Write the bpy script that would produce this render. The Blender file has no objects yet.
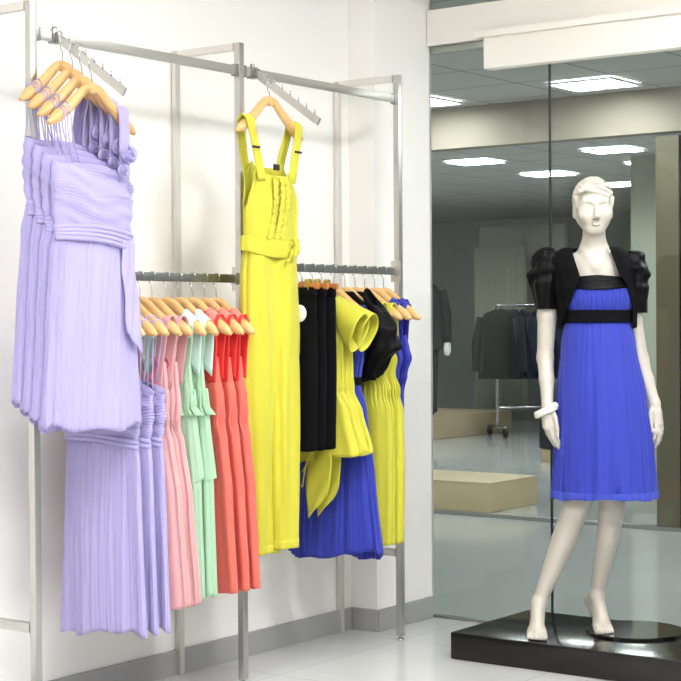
import bpy, bmesh, math, random
import numpy as np
from mathutils import Vector, Matrix
random.seed(7)
PI = math.pi
sc = bpy.context.scene
COL = sc.collection

# ------------------------------------------------------------------ helpers
def link(o, parent=None):
    COL.objects.link(o)
    if parent is not None:
        o.parent = parent
    return o

def mesh_obj(name, verts, faces, mat, parent=None, smooth=True, loc=None, rz=0.0):
    me = bpy.data.meshes.new(name)
    me.from_pydata([tuple(v) for v in verts], [], [tuple(f) for f in faces])
    me.update()
    bm = bmesh.new(); bm.from_mesh(me)
    bmesh.ops.recalc_face_normals(bm, faces=bm.faces)
    bm.to_mesh(me); bm.free()
    if smooth:
        me.polygons.foreach_set('use_smooth', [True] * len(me.polygons))
    if mat: me.materials.append(mat)
    o = bpy.data.objects.new(name, me)
    link(o, parent)
    if loc is not None: o.location = loc
    o.rotation_euler.z = rz
    return o

def tag(o, label=None, cat=None, group=None, kind=None):
    if label: o['label'] = label
    if cat: o['category'] = cat
    if group: o['group'] = group
    if kind: o['kind'] = kind
    return o

def thing(name, label, cat, loc=(0, 0, 0), rz=0.0, group=None):
    o = bpy.data.objects.new(name, None)
    o.empty_display_size = .05
    link(o); o.location = loc; o.rotation_euler.z = rz
    return tag(o, label, cat, group)

def copy_tree(o, parent=None):
    c = o.copy(); COL.objects.link(c)
    if parent is not None: c.parent = parent
    for ch in list(o.children):
        copy_tree(ch, c)
    return c

class MB:
    """collects shapes that belong to ONE part"""
    def __init__(s): s.v = []; s.f = []
    def add(s, v, f):
        n = len(s.v); s.v += [tuple(p) for p in v]; s.f += [tuple(i + n for i in q) for q in f]; return s
    def box(s, c, d, bev=0.002, rot=None):
        bm = bmesh.new(); bmesh.ops.create_cube(bm, size=1)
        for v in bm.verts: v.co = Vector((v.co.x * d[0], v.co.y * d[1], v.co.z * d[2]))
        if bev > 0:
            bmesh.ops.bevel(bm, geom=bm.edges[:], offset=min(bev, min(d) * .45), segments=2, affect='EDGES', profile=.7)
        M = Matrix.Translation(Vector(c)) @ (rot.to_4x4() if rot is not None else Matrix())
        bm.verts.index_update()
        s.add([M @ v.co for v in bm.verts], [[v.index for v in f.verts] for f in bm.faces]); bm.free(); return s
    def tube(s, pts, r, n=8, cap=True):
        v, f = sweep(pts, [(r if np.isscalar(r) else r[i]) for i in range(len(pts))], n=n, cap=cap); return s.add(v, f)
    def cyl(s, a, b, r, n=20): return s.tube([a, b], r, n)
    def ball(s, c, r, n=12):
        bm = bmesh.new(); bmesh.ops.create_uvsphere(bm, u_segments=n, v_segments=max(6, n * 2 // 3), radius=1)
        rr = (r, r, r) if np.isscalar(r) else r
        bm.verts.index_update()
        s.add([(c[0] + v.co.x * rr[0], c[1] + v.co.y * rr[1], c[2] + v.co.z * rr[2]) for v in bm.verts],
              [[v.index for v in f.verts] for f in bm.faces]); bm.free(); return s
    def build(s, name, mat, parent=None, smooth=True, loc=None, rz=0.0):
        return mesh_obj(name, s.v, s.f, mat, parent, smooth, loc, rz)

def flat_shade(o, ang=35):
    """sharp edges stay sharp on bevelled boxes"""
    me = o.data
    try: me.set_sharp_from_angle(angle=math.radians(ang))
    except Exception: pass
    return o

def sweep(pts, rad, n=10, cap=True, rad_b=None, up=None):
    """elliptic tube along a path; rad along side, rad_b along the other axis"""
    P = [Vector(p) for p in pts]; m = len(P); V = []; F = []
    prev = Vector(up) if up is not None else None
    for i in range(m):
        t = (P[min(i + 1, m - 1)] - P[max(i - 1, 0)]).normalized()
        if prev is None:
            prev = Vector((0, 0, 1)) if abs(t.z) < .9 else Vector((1, 0, 0))
        u = (prev - t * prev.dot(t)).normalized(); w = t.cross(u)
        if up is None: prev = u
        ra = rad[i]; rb = rad_b[i] if rad_b else ra
        for k in range(n):
            a = 2 * PI * k / n
            V.append(P[i] + u * (ra * math.cos(a)) + w * (rb * math.sin(a)))
    for i in range(m - 1):
        for k in range(n):
            k2 = (k + 1) % n
            F.append((i * n + k, i * n + k2, (i + 1) * n + k2, (i + 1) * n + k))
    if cap:
        F.append(tuple(range(n))); F.append(tuple(range((m - 1) * n, m * n)))
    return V, F

def interp(table, z):
    """table rows (key, a, b, ...) sorted by key descending; smooth interpolation of every column"""
    ks = [r[0] for r in table]
    if z >= ks[0]: return table[0][1:]
    if z <= ks[-1]: return table[-1][1:]
    for i in range(len(ks) - 1):
        if ks[i] >= z >= ks[i + 1]:
            t = (ks[i] - z) / (ks[i] - ks[i + 1] + 1e-9)
            t2 = t * t * (3 - 2 * t) * .6 + t * .4
            return [p * (1 - t2) + q * t2 for p, q in zip(table[i][1:], table[i + 1][1:])]

def lin(table, z):
    ks = [r[0] for r in table]
    if z <= ks[0]: return table[0][1]
    for i in range(len(ks) - 1):
        if ks[i] <= z <= ks[i + 1]:
            t = (z - ks[i]) / (ks[i + 1] - ks[i] + 1e-9); return table[i][1] * (1 - t) + table[i + 1][1] * t
    return table[-1][1]

def loft(rings, nt=96, nz=40, top=None, bot=None, disp=None, pw=2.3):
    """open cloth tube. rings rows (z, a, b, cx, cy); top/bot f(theta)->z; disp f(theta,t,z)->outward metres.
    theta 0 = +x end, -pi/2 = front (-y)"""
    V = []; F = []
    zt0, zb0 = rings[0][0], rings[-1][0]
    for j in range(nz + 1):
        t = j / nz
        for k in range(nt):
            th = 2 * PI * k / nt
            zt = top(th) if top else zt0; zb = bot(th) if bot else zb0
            z = zt + (zb - zt) * t
            a, b, cx, cy = interp(rings, z)
            c, s = math.cos(th), math.sin(th)
            x = a * math.copysign(abs(c) ** (2 / pw), c); y = b * math.copysign(abs(s) ** (2 / pw), s)
            d = disp(th, t, z) if disp else 0
            nx, ny = c / max(a, .01), s / max(b, .01); l = math.hypot(nx, ny)
            V.append((cx + x + d * nx / l, cy + y + d * ny / l, z))
    for j in range(nz):
        for k in range(nt):
            k2 = (k + 1) % nt
            F.append((j * nt + k, j * nt + k2, (j + 1) * nt + k2, (j + 1) * nt + k))
    return V, F

def cloth(name, vf, mat, parent, thick=.0022, sub=0):
    o = mesh_obj(name, vf[0], vf[1], mat, parent)
    m = o.modifiers.new('thickness', 'SOLIDIFY'); m.thickness = thick; m.offset = 0
    return o

def pleats(ks, amps, seed, drift=.0):
    r = random.Random(seed); ph = [r.uniform(0, 6.28) for _ in ks]; dr = [r.uniform(-1, 1) * drift for _ in ks]
    w = r.uniform(0, 6.28)
    def f(th, z=0):
        s = 0
        for k, a, p, d in zip(ks, amps, ph, dr):
            q = math.sin(k * th + p + d * z * k + 1.3 * math.sin(2 * th + w))
            s += a * q
        return s
    return f

def gathers(k, a, seed, drift=.0):
    """soft irregular folds with rounded crests, about k of them round the hem"""
    r = random.Random(seed); p = [r.uniform(0, 6.28) for _ in range(9)]
    q1, q2, q3 = r.choice((3, 4)), r.choice((5, 6, 7)), r.choice((8, 9, 11))
    def f(th, z=0):
        w = th + .16 * math.sin(q1 * th + p[0]) + .07 * math.sin(q2 * th + p[1]) + .03 * math.sin(q3 * th + p[2]) + drift * z * math.sin(2 * th + p[3])
        am = .62 + .38 * math.sin(q2 * th + p[4] + drift * 3 * z)
        return a * am * (2 * abs(math.sin(k * w / 2 + p[5])) ** .9 - 1.2) + a * .35 * math.sin((2 * k + 3) * w + p[6])
    return f

def ribbon(pts, width_vec, w, nx=6, wav=0, wk=0, seed=0):
    """strip of cloth along pts, width w (number or list) along width_vec"""
    V = []; F = []; W = Vector(width_vec).normalized()
    r = random.Random(seed); ph = r.uniform(0, 6)
    m = len(pts)
    for i, p in enumerate(pts):
        ww = w if np.isscalar(w) else w[i]
        t = (Vector(pts[min(i + 1, m - 1)]) - Vector(pts[max(i - 1, 0)])).normalized(); N = t.cross(W).normalized()
        for k in range(nx + 1):
            s = k / nx - .5
            V.append(Vector(p) + W * (ww * s) + N * (wav * math.sin(wk * s * 6.28 + ph + i * .5)))
    for i in range(m - 1):
        for k in range(nx):
            a = i * (nx + 1) + k; F.append((a, a + 1, a + nx + 2, a + nx + 1))
    return V, F

def bez(pts, n=8):
    """Catmull-Rom through points"""
    P = [Vector(p) for p in pts]; out = []
    for i in range(len(P) - 1):
        p0 = P[max(i - 1, 0)]; p1 = P[i]; p2 = P[i + 1]; p3 = P[min(i + 2, len(P) - 1)]
        for k in range(n):
            t = k / n
            out.append(.5 * ((2 * p1) + (p2 - p0) * t + (2 * p0 - 5 * p1 + 4 * p2 - p3) * t * t + (3 * p1 - p0 - 3 * p2 + p3) * t ** 3))
    out.append(P[-1]); return out

# ------------------------------------------------------------------ materials
def srgb(r, g, b):
    f = lambda c: (c / 255 / 12.92) if c / 255 <= .04045 else ((c / 255 + .055) / 1.055) ** 2.4
    return (f(r), f(g), f(b), 1)

def mat(name, col, rough=.5, metal=0, sheen=0, spec=.5, bump=0, bscale=200, vary=0, vscale=6, coat=0, trans=0, stretch=None):
    m = bpy.data.materials.new(name); m.use_nodes = True
    nt = m.node_tree; p = nt.nodes['Principled BSDF']
    p.inputs['Base Color'].default_value = col; p.inputs['Roughness'].default_value = rough; p.inputs['Metallic'].default_value = metal
    p.inputs['Specular IOR Level'].default_value = spec
    if sheen: p.inputs['Sheen Weight'].default_value = sheen; p.inputs['Sheen Roughness'].default_value = .4
    if coat: p.inputs['Coat Weight'].default_value = coat; p.inputs['Coat Roughness'].default_value = .08
    tc = nt.nodes.new('ShaderNodeTexCoord')
    src = tc.outputs['Object']
    if stretch:
        mp = nt.nodes.new('ShaderNodeMapping'); mp.inputs['Scale'].default_value = stretch
        nt.links.new(src, mp.inputs['Vector']); src = mp.outputs['Vector']
    if vary:
        n = nt.nodes.new('ShaderNodeTexNoise'); n.inputs['Scale'].default_value = vscale; n.inputs['Detail'].default_value = 4
        nt.links.new(src, n.inputs['Vector'])
        mx = nt.nodes.new('ShaderNodeMix'); mx.data_type = 'RGBA'
        mx.inputs[6].default_value = tuple(c * (1 - vary) for c in col[:3]) + (1,)
        mx.inputs[7].default_value = tuple(min(1, c * (1 + vary)) for c in col[:3]) + (1,)
        nt.links.new(n.outputs['Fac'], mx.inputs[0]); nt.links.new(mx.outputs[2], p.inputs['Base Color'])
    if bump:
        n = nt.nodes.new('ShaderNodeTexNoise'); n.inputs['Scale'].default_value = bscale; n.inputs['Detail'].default_value = 2
        nt.links.new(src, n.inputs['Vector'])
        b = nt.nodes.new('ShaderNodeBump'); b.inputs['Strength'].default_value = bump; b.inputs['Distance'].default_value = .002
        nt.links.new(n.outputs['Fac'], b.inputs['Height']); nt.links.new(b.outputs['Normal'], p.inputs['Normal'])
    if trans:
        out = nt.nodes['Material Output']
        tr = nt.nodes.new('ShaderNodeBsdfTranslucent'); tr.inputs['Color'].default_value = col
        ms = nt.nodes.new('ShaderNodeMixShader'); ms.inputs[0].default_value = trans
        nt.links.new(p.outputs[0], ms.inputs[1]); nt.links.new(tr.outputs[0], ms.inputs[2]); nt.links.new(ms.outputs[0], out.inputs['Surface'])
    return m

def emis(name, col, s):
    m = bpy.data.materials.new(name); m.use_nodes = True
    nt = m.node_tree; nt.nodes.clear()
    e = nt.nodes.new('ShaderNodeEmission'); e.inputs[0].default_value = col; e.inputs[1].default_value = s
    o = nt.nodes.new('ShaderNodeOutputMaterial'); nt.links.new(e.outputs[0], o.inputs[0]); return m

def glass_mat(name, tint):
    m = bpy.data.materials.new(name); m.use_nodes = True
    nt = m.node_tree; nt.nodes.clear()
    fr = nt.nodes.new('ShaderNodeFresnel'); fr.inputs[0].default_value = 1.28
    tr = nt.nodes.new('ShaderNodeBsdfTransparent'); tr.inputs[0].default_value = tint
    gl = nt.nodes.new('ShaderNodeBsdfGlossy'); gl.inputs['Roughness'].default_value = 0.0; gl.inputs[0].default_value = (1, 1, 1, 1)
    mx = nt.nodes.new('ShaderNodeMixShader'); o = nt.nodes.new('ShaderNodeOutputMaterial')
    nt.links.new(fr.outputs[0], mx.inputs[0]); nt.links.new(tr.outputs[0], mx.inputs[1]); nt.links.new(gl.outputs[0], mx.inputs[2])
    nt.links.new(mx.outputs[0], o.inputs[0]); return m

def tile_mat(name, c1, c2, mortar, size, rough, msize=.004, offset=0.0, spec=.5, sizey=None):
    m = bpy.data.materials.new(name); m.use_nodes = True
    nt = m.node_tree; p = nt.nodes['Principled BSDF']; p.inputs['Roughness'].default_value = rough; p.inputs['Specular IOR Level'].default_value = spec
    tc = nt.nodes.new('ShaderNodeTexCoord'); b = nt.nodes.new('ShaderNodeTexBrick')
    b.offset = offset; b.inputs['Scale'].default_value = 1
    b.inputs['Brick Width'].default_value = size; b.inputs['Row Height'].default_value = sizey or size
    b.inputs['Mortar Size'].default_value = msize; b.inputs['Color1'].default_value = c1; b.inputs['Color2'].default_value = c2
    b.inputs['Mortar'].default_value = mortar
    nt.links.new(tc.outputs['Object'], b.inputs['Vector']); nt.links.new(b.outputs['Color'], p.inputs['Base Color']); return m

M = dict(
    wall=mat('white_paint', srgb(251, 249, 245), .85, bump=.05, bscale=120),
    beam=mat('cream_paint', srgb(243, 239, 231), .7),
    base=mat('grey_tile', srgb(164, 164, 165), .35, vary=.04),
    steel=mat('brushed_steel', srgb(196, 194, 190), .32, 1, bump=.06, bscale=60, stretch=(1, 1, .05)),
    steel_pale=mat('satin_steel', srgb(225, 222, 216), .5, .75),
    steel_dark=mat('worn_steel', srgb(150, 150, 148), .35, 1),
    chrome=mat('chrome_wire', srgb(205, 205, 205), .15, 1),
    brass=mat('brass_clip', srgb(212, 190, 110), .3, 1),
    wood=mat('lacquered_beech', srgb(222, 178, 116), .38, vary=.16, vscale=9, coat=.4, stretch=(2, 14, 14)),
    wood_dark=mat('brown_wood', srgb(176, 110, 52), .4, vary=.2, vscale=9, coat=.3, stretch=(2, 14, 14)),
    lilac=mat('lilac_chiffon', srgb(187, 179, 227), .8, sheen=.25, bump=.25, bscale=420, trans=.18, vary=.03, vscale=30),
    lilac_dk=mat('lilac_lining', srgb(168, 152, 222), .8, sheen=.2, bump=.2, bscale=420, trans=.1),
    pink=mat('pink_cotton', srgb(224, 170, 172), .8, sheen=.2, bump=.2, bscale=500, trans=.1),
    rose=mat('rose_ribbon', srgb(222, 118, 140), .6, sheen=.2, bump=.2, bscale=300),
    mint=mat('mint_cotton', srgb(172, 208, 176), .8, sheen=.2, bump=.2, bscale=500, trans=.1),
    mint_dk=mat('mint_lining', srgb(130, 184, 146), .8, sheen=.2),
    ice=mat('pale_aqua_satin', srgb(208, 232, 224), .4, sheen=.2),
    coral=mat('coral_cotton', srgb(226, 108, 94), .75, sheen=.2, bump=.2, bscale=500, trans=.08),
    red=mat('red_lining', srgb(232, 52, 48), .7, sheen=.2, bump=.1, bscale=300),
    salmon=mat('salmon_satin', srgb(248, 132, 118), .45, sheen=.2),
    yellow=mat('lemon_cotton', srgb(208, 202, 58), .7, sheen=.2, bump=.2, bscale=420, trans=.08),
    yellow2=mat('citron_satin', srgb(204, 200, 60), .6, sheen=.2, bump=.2, bscale=420, trans=.06),
    black=mat('black_satin', srgb(11, 10, 13), .5, spec=.12, bump=.2, bscale=400),
    black_m=mat('black_wool', srgb(10, 10, 13), .85, spec=.12, bump=.3, bscale=400),
    blue=mat('cobalt_tulle', srgb(46, 60, 176), .75, sheen=.3, bump=.3, bscale=500, trans=.12, vary=.05, vscale=40),
    blue_pale=mat('pale_cobalt_tulle', srgb(58, 75, 190), .75, sheen=.3, bump=.3, bscale=500, trans=.15),
    blue_dk=mat('royal_satin', srgb(32, 42, 160), .55, sheen=.2, bump=.2, bscale=400),
    skin=mat('mannequin_lacquer', srgb(192, 186, 175), .38, coat=.1),
    beads=mat('white_beads', srgb(238, 236, 228), .25, coat=.5),
    plinth_black=mat('black_lacquer', srgb(20, 18, 18), .14, spec=.35, coat=.12, vary=.15, vscale=4),
    disc=mat('black_glass', srgb(10, 12, 13), .03, coat=1),
    tagw=mat('white_plastic', srgb(240, 240, 238), .4),
    label=mat('black_label', srgb(30, 28, 26), .8),
    pane=glass_mat('clear_green_glass', srgb(240, 244, 242)),
    floor=tile_mat('polished_tile', srgb(205, 206, 205), srgb(209, 210, 209), srgb(186, 187, 187), .8, .13, .0035),
    mallfloor=tile_mat('polished_mall_tile', srgb(182, 184, 183), srgb(186, 188, 187), srgb(170, 178, 180), .8, .1, .004),
    ceil=mat('white_ceiling', srgb(240, 240, 238), .9),
    mallceil=tile_mat('ceiling_tile', srgb(176, 178, 174), srgb(180, 181, 178), srgb(120, 122, 120), .6, .8, .008),
    fascia=mat('beige_plaster', srgb(140, 131, 118), .8, vary=.03),
    mallwall=mat('grey_green_panel', srgb(170, 176, 172), .7),
    palewall=mat('pale_panel', srgb(168, 172, 160), .7),
    curtain=mat('cream_curtain', srgb(196, 200, 182), .8),
    pillar=mat('olive_laminate', srgb(92, 86, 64), .5, vary=.06, vscale=3),
    ply=mat('oak_veneer', srgb(190, 172, 136), .5, vary=.08, vscale=5, stretch=(1, 1, 8)),
    dkframe=mat('dark_bronze', srgb(34, 34, 32), .4, .6),
    suit=mat('charcoal_wool', srgb(27, 28, 30), .85, sheen=.1),
    navy=mat('navy_wool', srgb(17, 24, 46), .8, sheen=.1),
    olive=mat('dark_olive_tweed', srgb(38, 38, 33), .85, sheen=.1, vary=.2, vscale=60),
    blk=mat('matt_black', srgb(22, 22, 22), .6),
    white=mat('white_laminate', srgb(226, 228, 224), .5),
    lamp=emis('lamp_diffuser', (1, .985, .965, 1), 25),
    lamp2=emis('lamp_diffuser_cool', (.95, .98, 1, 1), 32),
    led=emis('small_lamp', (1, .98, .94, 1), 25),
    warm=emis('shelf_light', (1, .9, .6, 1), 2.2),
)

# ------------------------------------------------------------------ setting
def struct(name, mb, m, bevel=False):
    o = mb.build(name, m, None, smooth=False); tag(o, kind='structure'); return o
CEIL = 2.95
WALL_Y, COL_X, COL_Y, GLASS = .318, .095, .184, .522
struct('floor', MB().box((-3.5, -3.3, -.05), (8.1, 7.5, .1), 0), M['floor'])
struct('wall_left', MB().box((-3.7, WALL_Y + .1, 1.5), (7.7, .2, 3.0), 0), M['wall'])
struct('wall_corner', MB().box(((COL_X + .53) / 2, COL_Y + .15, 1.5), (.53 - COL_X, .3, 3.0), 0), M['wall'])
struct('baseboard_left', MB().box((-3.7, WALL_Y - .006, .046), (7.66, .014, .092), .002), M['base'])
bb = MB().box((COL_X - .005, (COL_Y + WALL_Y) / 2, .046), (.014, WALL_Y - COL_Y + .012, .092), .002)
bb.box(((COL_X + .51) / 2 - .004, COL_Y - .006, .046), (.51 - COL_X, .014, .092), .002)
struct('baseboard_corner', bb, M['base'])
struct('ceiling', MB().box((-3.5, -3.3, CEIL + .05), (8.1, 7.5, .1), 0), M['ceil'])
# storefront
struct('trim_1', MB().box((GLASS + .02, -2.4, 2.577), (.10, 5.16, .154), .003), M['beam'])      # transom beam over the panes
t2 = MB().box((GLASS - .035, -2.555, 2.432), (.06, 4.85, .132), .004)
t2.box((GLASS - .045, -2.545, 2.512), (.085, 4.90, .030), .004)
struct('trim_2', t2, M['beam'])                                                                # boxed track under the beam
struct('trim_3', MB().box((GLASS + .02, .03, 2.488), (.03, .31, .03), .002), M['steel'])
def pane(n, y0, y1, z0, z1):
    struct('window_%d' % n, MB().box((GLASS, (y0 + y1) / 2, (z0 + z1) / 2), (.012, y1 - y0, z1 - z0), 0), M['pane'])
pane(1, -.410, .184, .012, 2.50)
pane(2, -2.3, -.414, .012, 2.40)
pane(3, -4.8, -2.304, .012, 2.40)
pane(4, -4.8, .184, 2.654, CEIL)
struct('trim_4', MB().box((GLASS, -2.3, .006), (.03, 4.97, .012), .002), M['steel_dark'])
struct('trim_5', MB().box((GLASS, -.412, 1.2), (.0135, .0048, 2.38), 0), M['blk'])        # silicone joint of the panes

# ------------------------------------------------------------------ the rack
rack = thing('clothing_rack', 'brushed steel wall rack with three uprights and long rails along the white wall', 'clothes rack')
U, H, REARY = .026, 2.30, .303
for i, x in enumerate((-2, -1, 0)):
    flat_shade(MB().box((x, 0, (H + .02) / 2), (U, U, H - .02), .002).build('upright', M['steel'], rack))
    flat_shade(MB().box((x, REARY, (H + .0) / 2), (U, .02, H), .002).build('rear_upright', M['steel_pale'], rack))
    flat_shade(MB().box((x, REARY / 2 + .001, H - .013), (U, REARY - .035, U), .002).build('top_arm', M['steel_pale'], rack))
    flat_shade(MB().box((x, REARY / 2 + .001, .357), (U * .9, REARY - .035, .03), .002).build('lower_arm', M['steel'], rack))
    ft = MB().cyl((x, 0, .0), (x, 0, .008), .013).cyl((x, 0, .006), (x, 0, .025), .007)
    ft.build('foot', M['chrome'], rack)
RZ = 2.2005
for x in (-2, -1):
    flat_shade(MB().box((x + .5, 0, RZ), (.974, .014, .032), .002).build('top_rail', M['steel'], rack))
    for xe in (x + .022, x + .978):
        flat_shade(MB().box((xe, 0, RZ), (.02, .022, .042), .002).build('rail_socket', M['steel_dark'], rack))
LZ = {-2: 1.457, -1: 1.5035}
for x in (-2, -1):
    z = LZ[x]
    flat_shade(MB().box((x + .5, 0, z), (.974, .014, .030), .002).build('hanging_rail', M['steel_dark'], rack))
    for xe in (x + .0165, x + .9835):
        br = MB().box((xe, 0, z), (.006, .05, .085), .002).box((xe + (.012 if xe < x + .5 else -.012), 0, z), (.02, .024, .042), .002)
        flat_shade(br.build('rail_bracket', M['steel'], rack))

ARM_SL = .207 / .30
def display_arm(x, label):
    t = thing('waterfall_bracket', label, 'display arm', (x, 0, RZ), group=None)
    ang = math.atan(ARM_SL)
    rot = Matrix.Rotation(ang, 3, 'X')        # along -y, falling
    L = .350
    bar = MB()
    c = Vector((0, -.012, 0)) + rot @ Vector((0, -L / 2, 0))
    bar.box(c, (.009, L, .026), .0015, rot)
    flat_shade(bar.build('bar', M['steel'], t))
    cl = MB().box((0, 0, .0), (.036, .026, .042), .003).box((0, -.018, -.004), (.022, .02, .034), .002).cyl((0, .0, .02), (0, .0, .032), .008)
    flat_shade(cl.build('clamp', M['steel_dark'], t))
    for k in range(7):
        d = .055 + k * .044
        p = Vector((0, -.012, 0)) + rot @ Vector((0, -d, .012))
        MB().tube([p, p + Vector((0, 0, .018))], .0022, 6).build('pin', M['chrome'], t)
    return t
display_arm(-1.90, 'sloping steel display arm with pins, holding the four lilac dresses at the top')
display_arm(-.925, 'sloping steel display arm with pins, holding the yellow jumpsuit')

# ------------------------------------------------------------------ hangers
def hanger_proto(neck, name='wooden_hanger', hw=.19, drop=.138):
    t = thing(name, 'x', 'hanger')
    pts = [(-.190, 0, neck - .132), (-.170, 0, neck - .121), (-.145, 0, neck - .105), (-.105, -.002, neck - .076), (-.065, 0, neck - .044), (-.035, 0, neck - .018), (-.014, .001, neck - .008), (0, .001, neck - .006),
           (.014, .001, neck - .008), (.035, 0, neck - .018), (.065, 0, neck - .044), (.105, -.002, neck - .076), (.145, 0, neck - .105), (.170, 0, neck - .121), (.190, 0, neck - .132)]
    pts = [(p[0] * hw / .19, p[1], neck + (p[2] - neck) * drop / .138) for p in pts]
    P = bez(pts, 4); n = len(P)
    ra = []; rb = []
    for p in P:
        s = abs(p.x) / hw
        e = 1 if s < .70 else max(.16, 1 - ((s - .70) / .30) ** 2.2) ** .62
        ra.append((.0135 + .0065 * s) * e + .001)           # height
        rb.append((.0085 + .0125 * s ** 1.3) * e + .001)    # thickness grows to the shoulder
    v, f = sweep(P, ra, 14, True, rb, up=(0, 0, 1))
    b = MB().add(v, f)
    b.ball((0, .001, neck - .012), (.022, .0105, .016), 16)
    b.build('body', M['wood'], t)
    hk = [(.0125, 0, -.018), (.014, 0, -.006), (.0105, 0, .0035), (0, 0, .0065), (-.0105, 0, .003), (-.0135, 0, -.01), (-.011, 0, -.028), (-.003, 0, -.040 if neck < -.06 else -.034), (0, 0, neck + .002)]
    MB().tube(bez(hk, 5), .0017, 8).build('hook', M['chrome'], t)
    return t

def clip_hanger_proto(neck):
    t = thing('clip_hanger', 'x', 'hanger')
    b = MB()
    b.box((0, 0, neck - .012), (.33, .014, .022), .005)
    b.ball((0, 0, neck - .004), (.02, .008, .014), 12)
    b.build('bar', M['wood_dark'], t)
    hk = [(.0125, 0, -.018), (.014, 0, -.006), (.0105, 0, .0035), (0, 0, .0065), (-.0105, 0, .003), (-.0135, 0, -.01), (-.011, 0, -.028), (-.003, 0, -.040), (0, 0, neck + .002)]
    MB().tube(bez(hk, 5), .0017, 8).build('hook', M['chrome'], t)
    for x in (-.115, .115):
        c = MB().box((x, -.009, neck - .018), (.018, .004, .058), .001).box((x, .009, neck - .018), (.018, .004, .058), .001).cyl((x - .011, 0, neck + .006), (x + .011, 0, neck + .006), .009, 12)
        flat_shade(c.build('clip', M['brass'], t))
    return t

NL, NS, NJ = -.087, -.075, -.055
proto_long = hanger_proto(NL, 'wooden_hanger', .172, .122); proto_short = hanger_proto(NS); proto_jump = hanger_proto(NJ); proto_clip = clip_hanger_proto(-.07)
used = set()
def hang(proto, loc, rz, label, group):
    if proto.name not in used:
        used.add(proto.name); o = proto
    else:
        o = copy_tree(proto)
    o.location = loc; o.rotation_euler.z = rz
    o['label'] = label; o['category'] = 'hanger'; o['group'] = group
    return o
LOW_RZ = -PI / 2 + .02      # local +x towards the shopper (-Y); front (-y local) towards -X
def low_top(x): return (LZ[-2] if x < -1 else LZ[-1]) + .015 - .0045
def arm_top(y): return RZ - ARM_SL * (-y - .012) + .0155 - .004

# ------------------------------------------------------------------ garments
def garment(name, label, cat, loc, rz, group=None):
    return thing(name, label, cat, loc, rz, group)

def shoulder_strap(parent, x, zt, ztop_f, ztop_b, m, w=.03, dx=0, b=.022, name='strap', th=.0022, wav=0):
    """ribbon over the hanger arm at x, to the front and back neckline"""
    pts = bez([(x + dx, -b, ztop_f), (x + dx * .5, -b * 1.05, (zt + ztop_f) / 2), (x, -.024, zt - .008), (x, -.012, zt + .021), (x, .0, zt + .0265), (x, .012, zt + .021), (x, .024, zt - .008), (x + dx * .5, b * 1.05, (zt + ztop_b) / 2), (x + dx, b, ztop_b)], 5)
    return cloth(name, ribbon(pts, (1, 0, 0), w, 6, wav, 2), m, parent, th)

def arm_z(neck, x):
    if neck < -.06: return neck + (lin([(0, -.006), (.014, -.008), (.035, -.018), (.065, -.044), (.105, -.076), (.145, -.104), (.19, -.138)], abs(x) / .172 * .19)) * .122 / .138
    return lin([(0, neck - .006), (.014, neck - .008), (.035, neck - .018), (.065, neck - .044), (.105, neck - .076), (.145, neck - .104), (.19, neck - .138)], abs(x))

def rosette(parent, c, r, m):
    V = []; F = []; n = 70; C = Vector(c)
    turns = 3.3
    for i in range(n):
        t = i / (n - 1); a = t * turns * 2 * PI
        rr = r * (.12 + .82 * t) + r * .06 * math.sin(a * 2.7)
        lift = r * (.55 - .45 * t)
        for s in (0, .5, 1):
            q = rr + (s * r * .28)
            V.append(C + Vector((q * math.cos(a), -lift - (1 - abs(2 * s - 1)) * r * .05 - (s * .28 * r), q * math.sin(a) * .95)))
    for i in range(n - 1):
        for k in (0, 1):
            a = i * 3 + k; F.append((a, a + 1, a + 4, a + 3))
    mb = MB().add(V, F).ball((c[0], c[1] + r * .12, c[2]), (r * 1.02, r * .4, r * .95), 14)
    return cloth('rosette', (mb.v, mb.f), m, parent, .0012)

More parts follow.
